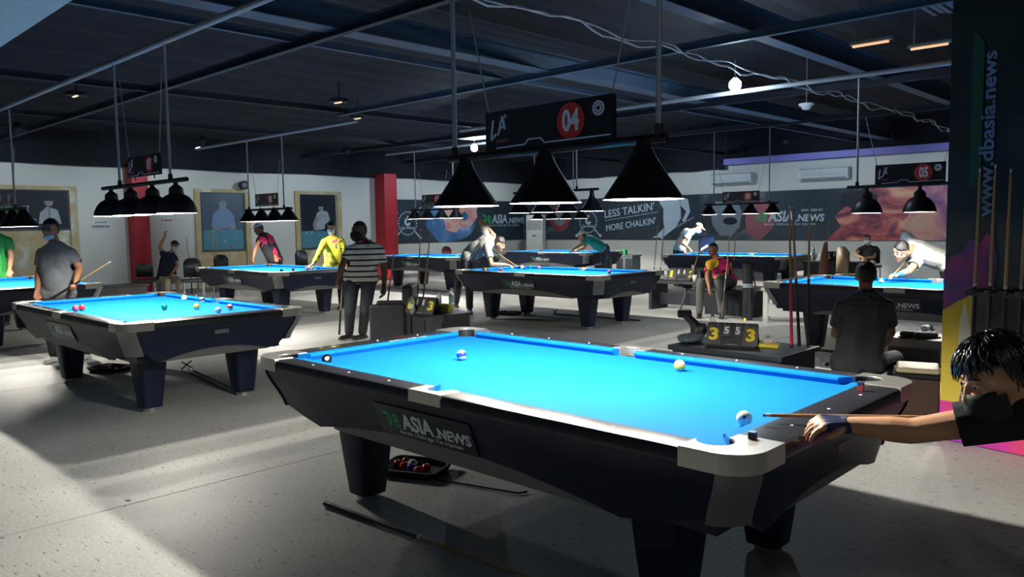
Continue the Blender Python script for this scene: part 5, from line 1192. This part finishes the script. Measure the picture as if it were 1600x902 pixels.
# bench under the seated man, shoes and plate
bench('black_bench', 'long black bench under the man with his back to us', .95, SEAT13.y + .02, 2.0, .5, SEAT13.z - .11, M['leather'])
bs = SEAT13.z - .11
for k, (px, py, c, lab) in enumerate(((1428, 522, (.05, .055, .06), 'dark shoe on the grey ledge beside the seated man'), (1446, 523, (.02, .02, .02), 'black shoe on the grey ledge farther right'), (1448, 512, (.30, .42, .5), 'pale blue shoe behind the black shoe on the ledge'))):
    q = PZ(px, py, .44)
    t = thing('shoe', lab, 'shoe', (q.x, q.y, .40), .6 + k * .5, 'shoes on the ledge')
    mb = MB(); mb.caps((-.09, 0, .04), .035, (.03, 0, .035), .03); mb.caps((.03, 0, .032), .032, (.12, 0, .028), .026); link('upper', remeshed(mb, 'upper', .009), mat('shoe upper %d' % k, c, .7), t); MB().box((.01, 0, .008), (.27, .08, .016)).build('sole', M['maskw'] if k == 2 else M['black'], t, bevel=.004)
bench('grey_ledge', 'grey low ledge carrying the loose shoes below the right table', .75, 5.02, 1.5, .50, .40, mat('grey laminate', (.25, .25, .25), .6))
t = thing('paper_plate', 'white card with a black drawing beside the seated man', 'card', PD(1290, 566, 6.75)); MB().plate([(-.05, -.045), (.05, -.06), (.06, .045), (-.05, .05)], (0, 0, 0), RT, UP, .003).build('card', M['white'], t); MB().plate(disc(.01, -.02, .018, 12), -FW * .004, RT, UP, .002).build('printed_mark', M['black'], t)
# cream topped stool beside the printed column
q = PD(1424, 600, 5.2)
t = thing('padded_chair', 'chair with a cream seat pad behind the far corner of the nearest table', 'chair', tuple(PZ(1432, 642, 0)), .3)
zs = .34
MB().box((0, 0, zs), (.30, .34, .04)).build('seat', mat('cream vinyl', (.70, .60, .36), .5), t, bevel=.015); MB().box((0, 0, zs - .04), (.34, .38, .035)).build('seat_frame', M['black'], t, bevel=.01); MB().box((0, 0, (zs - .06) / 2), (.30, .34, zs - .06)).build('base_box', M['brown'], t, bevel=.01)
MB().box((.18, .10, zs + .10), (.05, .22, .20)).build('backrest', M['leather'], t, bevel=.02)
# armchair + side table with bottles behind the striped man
c0 = PZ(695, 487, .5)
bench('side_table', 'dark side table with bottles and a yellow box right of the striped shirt man', -4.52, 3.22, .62, .48, .47, M['deskm'], .0, cat='table')
for k, (px, py, h_, lab) in enumerate(((686, 487, .24, 'clear bottle left of the yellow box on the side table'), (706, 483, .26, 'tall clear bottle at the right of the yellow box on the side table'))):
    q = PZ(px, py, .47); bottle(q.x, q.y, .47, lab, h_, M['white'])
q = PZ(695, 488, .47)
t = thing('snack_box', 'yellow printed snack box between two bottles', 'box', (q.x, q.y, .47), .3); MB().box((0, 0, .05), (.16, .09, .10)).build('carton', mat('yellow carton', (.62, .50, .06), .6), t, bevel=.004)
MB().box((.01, -.046, .05), (.08, .003, .03)).build('printed_label', mat('brown ink', (.3, .18, .05), .7), t)
q = PZ(662, 490, .47); scoreboard(q.x, q.y, .47, .15, '6', '3', 'black flip scoreboard reading 6 3 on the side table by the striped man', 1.25, '11')
q = PZ(644, 492, .47); bottle(q.x - .05, q.y + .05, .47, 'green labelled bottle behind the 6 3 scoreboard', .2, GCAP)
q = PD(616, 500, 9.72)
t = thing('black_armchair', 'black leather armchair right of the striped shirt man', 'armchair', (q.x, q.y, 0), .765)
for (c, dd_, nm) in (((-.04, 0, .22), (.44, .44, .40), 'seat'), ((.20, 0, .39), (.13, .52, .78), 'backrest'), ((-.04, .25, .30), (.44, .07, .52), 'armrest'), ((-.04, -.25, .30), (.44, .07, .52), 'armrest')): MB().box(c, dd_).build(nm, M['leather'], t, bevel=.03)
tag(MB().box((0, 0, -.19), (.11, .02, .22)).build('white_paper_bag', M['maskw']), 'white paper bag standing below the side table', 'bag').location = (-4.95, 2.97, .30)
for (bx, by, tx, tpy, dz, lab) in ((598, 530, 625, 325, 0, 'dark cue leaning behind the nearest table, left of the two by the armchair'), (655, 523, 676, 330, 0, 'cue with pale shaft leaning over the black armchair'), (650, 522, 659, 316, 0, 'thin cue leaning just left of the pale shafted cue')):
    b = PZ(bx, by, .02); a_ = PD(tx, tpy, (b - CAM).dot(FW) + .15); cue(b + (a_ - b).normalized() * 1.46, b, lab, 'cues leaning by the armchair')
# counter with 1-2 scoreboard, bench of the boy, cue case
bench('side_counter', 'dark table with the 1 2 scoreboard beyond the right end of the middle table', -4.55, 8.78, 1.25, .60, .50, M['deskm'], legs=True, cat='table')
q = PZ(1067, 438, .50); scoreboard(q.x, q.y, .50, .2, '1', '2', 'black flip scoreboard reading 1 2 left of the seated boy', 1.35, '11')
for px, py, h_, lab in ((1041, 437, .25, 'clear bottle at the left end of the 1 2 scoreboard'), (1097, 436, .26, 'clear bottle beside the seated boy, right of the 1 2 scoreboard')):
    q = PZ(px, py, .50); bottle(max(min(q.x, -4.0), -5.08), min(q.y, 9.02), .50, lab, h_, M['white'])
q = PZ(1086, 440, .50); tag(MB().lathe([(.001, 0), (.035, 0), (.045, .11), (.042, .11), (.033, .005)], n=18).build('paper_cup', M['maskw'], None, True, loc=(q.x, q.y, .50)), 'white paper cup left of the seated boy', 'cup')
bench('black_bench', 'low black bench under the seated boy', SEAT10.x + .15, SEAT10.y + .05, .95, .5, SEAT10.z - .10, M['leather'])
q = PD(1168, 482, 11.9)
t = thing('cue_case', 'tall black tubular cue case standing right of the seated boy', 'cue case', (q.x, q.y, 0), 0)
MB().cyl((0, 0, 0), (0, 0, .86), .075, n=24).build('tube', M['leather'], t, 'auto'); MB().cyl((0, 0, .80), (0, 0, .86), .082, n=24).build('lid', M['black'], t, 'auto'); MB().tube([(.08, 0, .7), (.13, 0, .5), (.08, 0, .25)], .012).build('strap', M['black'], t); MB().cyl((0, -.05, .02), (0, -.09, .02), .02).build('yellow_tag', M['yellowp'], t)
MB().lathe([(.0765, .50), (.0765, .56)], n=24).build('band', mat('grey band', (.3, .33, .36), .5), t)
bench('white_table', 'pale low table between the cue case and the right pool table', q.x + .62, q.y + .12, .80, .45, .52, mat('pale grey laminate', (.55, .56, .55), .5), .35, legs=True, cat='table')
b = PZ(1063, 484, .02); a_ = PD(1106, 352, (b - CAM).dot(FW) + .1); cue(b + (a_ - b).normalized() * 1.45, b, 'cue leaning at the table left of the seated boy')
b = PD(1128, 500, 12.0); b.z = .02; a_ = PD(1140, 372, 12.3); cue(b + (a_ - b).normalized() * 1.35, b, 'cue held upright by the seated boy')
for k, px in enumerate((1020, 1030)):
    b = PZ(px - 3, 478 + k, .02); a_ = PD(px + 8, 352, (b - CAM).dot(FW) + .2); cue(b + (a_ - b).normalized() * 1.47, b, ('left of the two pale cues leaning at the right end of the middle table', 'right of the two pale cues leaning at the right end of the middle table')[k], 'cues at the middle table')
# far furniture
q = PD(1000, 418, 17.5); bench('low_cabinet', 'long brown low cabinet along the far wall right of the teal shirted player', q.x, 15.7, 2.3, .5, .50, M['brown'], cat='cabinet')
q = PY(985, 404, 15.2); bench('low_cabinet', 'grey box cabinet behind the teal shirted player with a green bag on it', q.x, 15.1, .60, .45, .62, mat('slate laminate', (.09, .12, .14), .5), cat='cabinet')
tag(MB().box((0, 0, .07), (.18, .12, .14)).build('green_bag', mat('green plastic', (.02, .35, .10), .5), bevel=.02, loc=(q.x - .15, 15.1, .62)), 'small green bag on the grey box cabinet', 'bag')
q = PD(1303, 415, 15.6); bench('far_desk', 'dark desk with the 6 0 scoreboard by the far wall at right', q.x, q.y, 1.1, .5, .68, M['deskm'], cat='desk')
FD = q
scoreboard(q.x + .1, q.y - .08, .68, .2, '6', '0', 'black flip scoreboard reading 6 0 on the far desk', 1.3, '11')
bottle(q.x - .38, q.y - .1, .68, 'clear bottle at the left end of the far desk', .3)
bottle(q.x - .27, q.y + .05, .68, 'clear bottle next to the 6 0 scoreboard', .26)
q = PD(1282, 440, 13.6); q.z = 0
t = thing('cue_case', 'reddish brown leather cue case leaning by the back right table', 'cue case', q, .3)
MB().cyl((0, 0, 0), (.06, .04, .95), .075, .065, 20).build('case_body', mat('red brown leather', (.32, .12, .07), .5), t, 'auto'); MB().cyl((.06, .04, .95), (.07, .045, 1.12), .05, .03, 16).build('case_top', mat('red brown leather', (.32, .12, .07), .5), t, 'auto'); MB().cyl((.025, .018, .40), (.03, .02, .46), .079, n=20).build('band', M['maskw'], t)
q = PD(1328, 430, 15.3); 
def chair(x, y, rz, label, m=None, h=.80, group='black chairs'):
    m = m or M['leather']; t = thing('chair', label, 'chair', (x, y, 0), rz, group)
    MB().box((0, 0, .44), (.44, .42, .06)).build('seat', m, t, bevel=.02)
    mb = MB(); n = 10; rs = []
    for i in range(n + 1):
        a = -.75 + 1.5 * i / n; zt = h - .10 * abs(a / .75) ** 3
        rs.append([V((.25 * math.sin(a), .12 + .12 * math.cos(a), z)) for z in (.50, zt)] + [V((.22 * math.sin(a), .09 + .12 * math.cos(a), z)) for z in (zt, .50)])
    mb.rings(rs); mb.build('backrest', m, t, True)
    for sx in (-1, 1):
        for sy in (-1, 1): MB().cyl((sx * .18, sy * .17, .42), (sx * .20, sy * .19, 0), .014, n=8).build('leg', M['pipe'], t)
    return t
chair(SEAT4.x - .05, SEAT4.y + .05, .8, 'black chair under the seated person with the raised arm')
q = PX(226, 432, -14.4); chair(q.x, q.y, 1.2, 'empty round backed black chair beside the nearer red pillar', h=.80)
q = PX(352, 430, -14.2); chair(q.x, q.y, 1.5, 'black chair behind the poster wall table below the blue shirt poster', h=.92)
q = PX(478, 425, -14.3); chair(q.x, q.y, 1.5, 'black chair left of the yellow shirted man under the dark poster', h=.95)
q = PX(302, 440, -13.4); chair(q.x, q.y, 1.2, 'black chair behind the left end of the poster wall table', h=.9)
q = PX(705, 405, -13.9); chair(q.x, q.y, 1.5, 'maroon backed chair beyond the table beside the far red pillar', mat('maroon leather', (.11, .008, .02), .4), h=.92, group=None)
chair(SEAT11.x, SEAT11.y + .05, 0, 'dark chair under the man with folded arms', h=.9)
q = PD(1330, 425, 15.0); chair(q.x, q.y, 2.6, 'tan wooden chair left of the man with folded arms', mat('tan wood', (.45, .34, .2), .5), h=1.0, group=None)
q = PD(1098, 405, 19.2); t = chair(q.x, q.y, 0, 'chair behind the tan capped player', h=1.0, group=None)
u = tag(MB().box((0, 0, 0), (.42, .14, .42)).build('navy_jacket', mat('navy jacket cloth', (.015, .05, .16), .9), None, bevel=.05), 'navy jacket hung over the chair behind the tan capped player', 'jacket'); u.location = (q.x, q.y + .18, .95); MB().box((-.02, -.075, -.08), (.24, .01, .06), R=Matrix.Rotation(-.5, 3, 'Y')).build('white_patch', M['maskw'], u)
# stool and shelf by the red pillar
bench('low_cabinet', 'low black cabinet between the nearer red pillar and the left table', -13.9, 2.6, 1.6, .5, .42, M['leather'], 1.57, cat='cabinet')
for k, (px, py, tx, tpy, X) in enumerate(((300, 448, 291, 362, -15.1),)):
    b = PX(px, py, X + .3); b.z = .02; a_ = PX(tx, tpy, XW + .06); cue(b + (a_ - b).normalized() * 1.45, b, 'cue leaning on the left wall right of the seated person')
for px, X in ((337, -15.0), (345, -15.05)):
    b = PX(px, 445, X + .2); b.z = .02; cue(b + V((-.12, .04 if px < 340 else -.02, 1.44)), b, 'pale cue leaning on the peeling panel below the blue shirt poster' if px < 340 else 'second pale cue leaning on the peeling panel below the blue shirt poster', 'cues under the poster')
b = PZ(1186, 440, .02)
b = PD(1143, 440, 16.0); b.z = .02; cue(b + V((.05, .1, 1.44)), b, 'cue leaning behind the seated boy at the far wall')
b = PD(1283, 440, 15.0); b.z = .02; cue(b + V((.10, .1, 1.46)), b, 'thin cue leaning left of the far desk')

# ------------------------------------------------------------------ printed column with cue rack
A0 = V((1.005, 2.885, 0)); CA = V((1, -.19, 0)).normalized(); CB = V((.19, 1, 0)).normalized(); CW = 1.9
colt = thing('printed_column', 'wide column wrapped in a dark printed banner with vertical web address at right', 'column', A0, math.atan2(CA.y, CA.x))
DKP = ramp_mat('dark green black print', (1, 1, 1), [(.3, (.006, .010, .012)), (.6, (.010, .024, .020)), (.75, (.012, .040, .028))], .5, nscale=1.3, detail=3)
MB().box((CW / 2, .36, CZ / 2), (CW, .70, CZ)).build('shaft', DKP, colt)
def cpl(nm, poly, m, k): MB().plate(poly, (0, -.002 * k, 0), (1, 0, 0), (0, 0, 1), .003).build(nm, m, colt)
NEB3 = ramp_mat('magenta violet smoke print', (1, 1, 1.2), [(.30, (.020, .012, .06)), (.46, (.10, .03, .18)), (.56, (.26, .02, .14)), (.66, (.45, .05, .16))], .5, nscale=2.6, detail=7, dist=.8, loc=(.3, 0, .4))
GOLD = ramp_mat('golden yellow print', (1, 1, 1), [(.3, (.55, .41, .025)), (.65, (.66, .53, .07))], .5, nscale=2)
cpl('magenta_print', [(0, .85), (.30, .98), (.33, 1.20), (.30, 1.36), (.26, 1.40), (.22, 1.33), (.16, 1.36), (.10, 1.27), (.04, 1.24), (0, 1.15)], NEB3, 0)
cpl('yellow_print', [(0, .25), (.9, .25), (.9, .92), (.5, .98), (.30, 1.05), (.22, 1.02), (.10, .95), (0, .88)], GOLD, 1)
cpl('white_streak', [(.10, .45), (.22, .45), (.20, .7), (.14, .95), (.11, .80)], mat('pale streak print', (.55, .55, .48), .5), 2)
cpl('magenta_print', [(0, .005), (CW, .005), (CW, .27), (0, .27)], ramp_mat('bright magenta print', (1, 1, 1), [(.35, (.22, .03, .38)), (.5, (.62, .03, .35)), (.62, (.70, .05, .20))], .5, nscale=3, detail=5, dist=.5), 2)
cpl('orange_print', [(.16 + .9 * (1 - math.cos(PI * i / 12)) / 2, .27 - .14 * math.sin(PI * i / 12)) for i in range(13)] , mat('orange print', (.80, .30, .04), .5), 3)
MB().plate([(0, -.01), (.07, 0), (.07, .9), (0, 1.0)], (.14, -.002, 1.70), (1, 0, 0), (0, 0, 1), .002).build('green_streak', mat('dim green print', (.01, .07, .03), .5), colt)
text('web_address', 'www.dbasia.news', mat('slate blue print', (.16, .24, .38), .5), colt, (.285, -.003, 1.50), (0, 0, 1), (-1, 0, 0), 1.04, .088, 0, .02)
rk = thing('cue_rack', 'black wall rack on the printed column holding upright cues', 'rack', A0 + CA * .52 - CB * .10, math.atan2(CA.y, CA.x))
MB().box((0, 0, 1.02), (.62, .12, .03)).build('upper_rail', M['black'], rk); MB().box((0, -.01, .34), (.62, .16, .04)).build('lower_shelf', M['black'], rk); MB().box((0, .08, .68), (.60, .02, .72)).build('back_board', M['black'], rk)
for k in range(7):
    xx = -.26 + .088 * k; MB().lathe([(.022, -.012), (.030, -.012), (.030, .012), (.022, .012), (.022, -.012)], (xx, -.055, 1.035), 14).build('cue_clip', M['leather'], rk)
for k in range(7):
    xx = -.26 + .088 * k; b = A0 + CA * (.52 + xx) - CB * .155; b.z = .37
    cue(b + V((0, .05 + .004 * k, 1.44 + .02 * math.sin(k * 2))), b, 'rack cue number %s from the left in the black rack on the printed column' % ('one', 'two', 'three', 'four', 'five', 'six', 'seven')[k], 'cues in the rack', rb=.0155)
# litter on the floor
for px, py, lab in ((200, 781, 'small white paper scrap at the left shadow corner'), (48, 672, 'pale straw scrap on the left floor'), (20, 648, 'tiny white scrap near the left table')):
    q = PZ(px, py, .002); o = MB().plate([(-.02, -.008), (.02, -.012), (.024, .006), (-.014, .012)], (0, 0, 0), (1, 0, 0), (0, 1, 0), .002).build('paper_scrap', M['maskw']); o.location = q; tag(o, lab, 'litter', 'scraps on the floor')
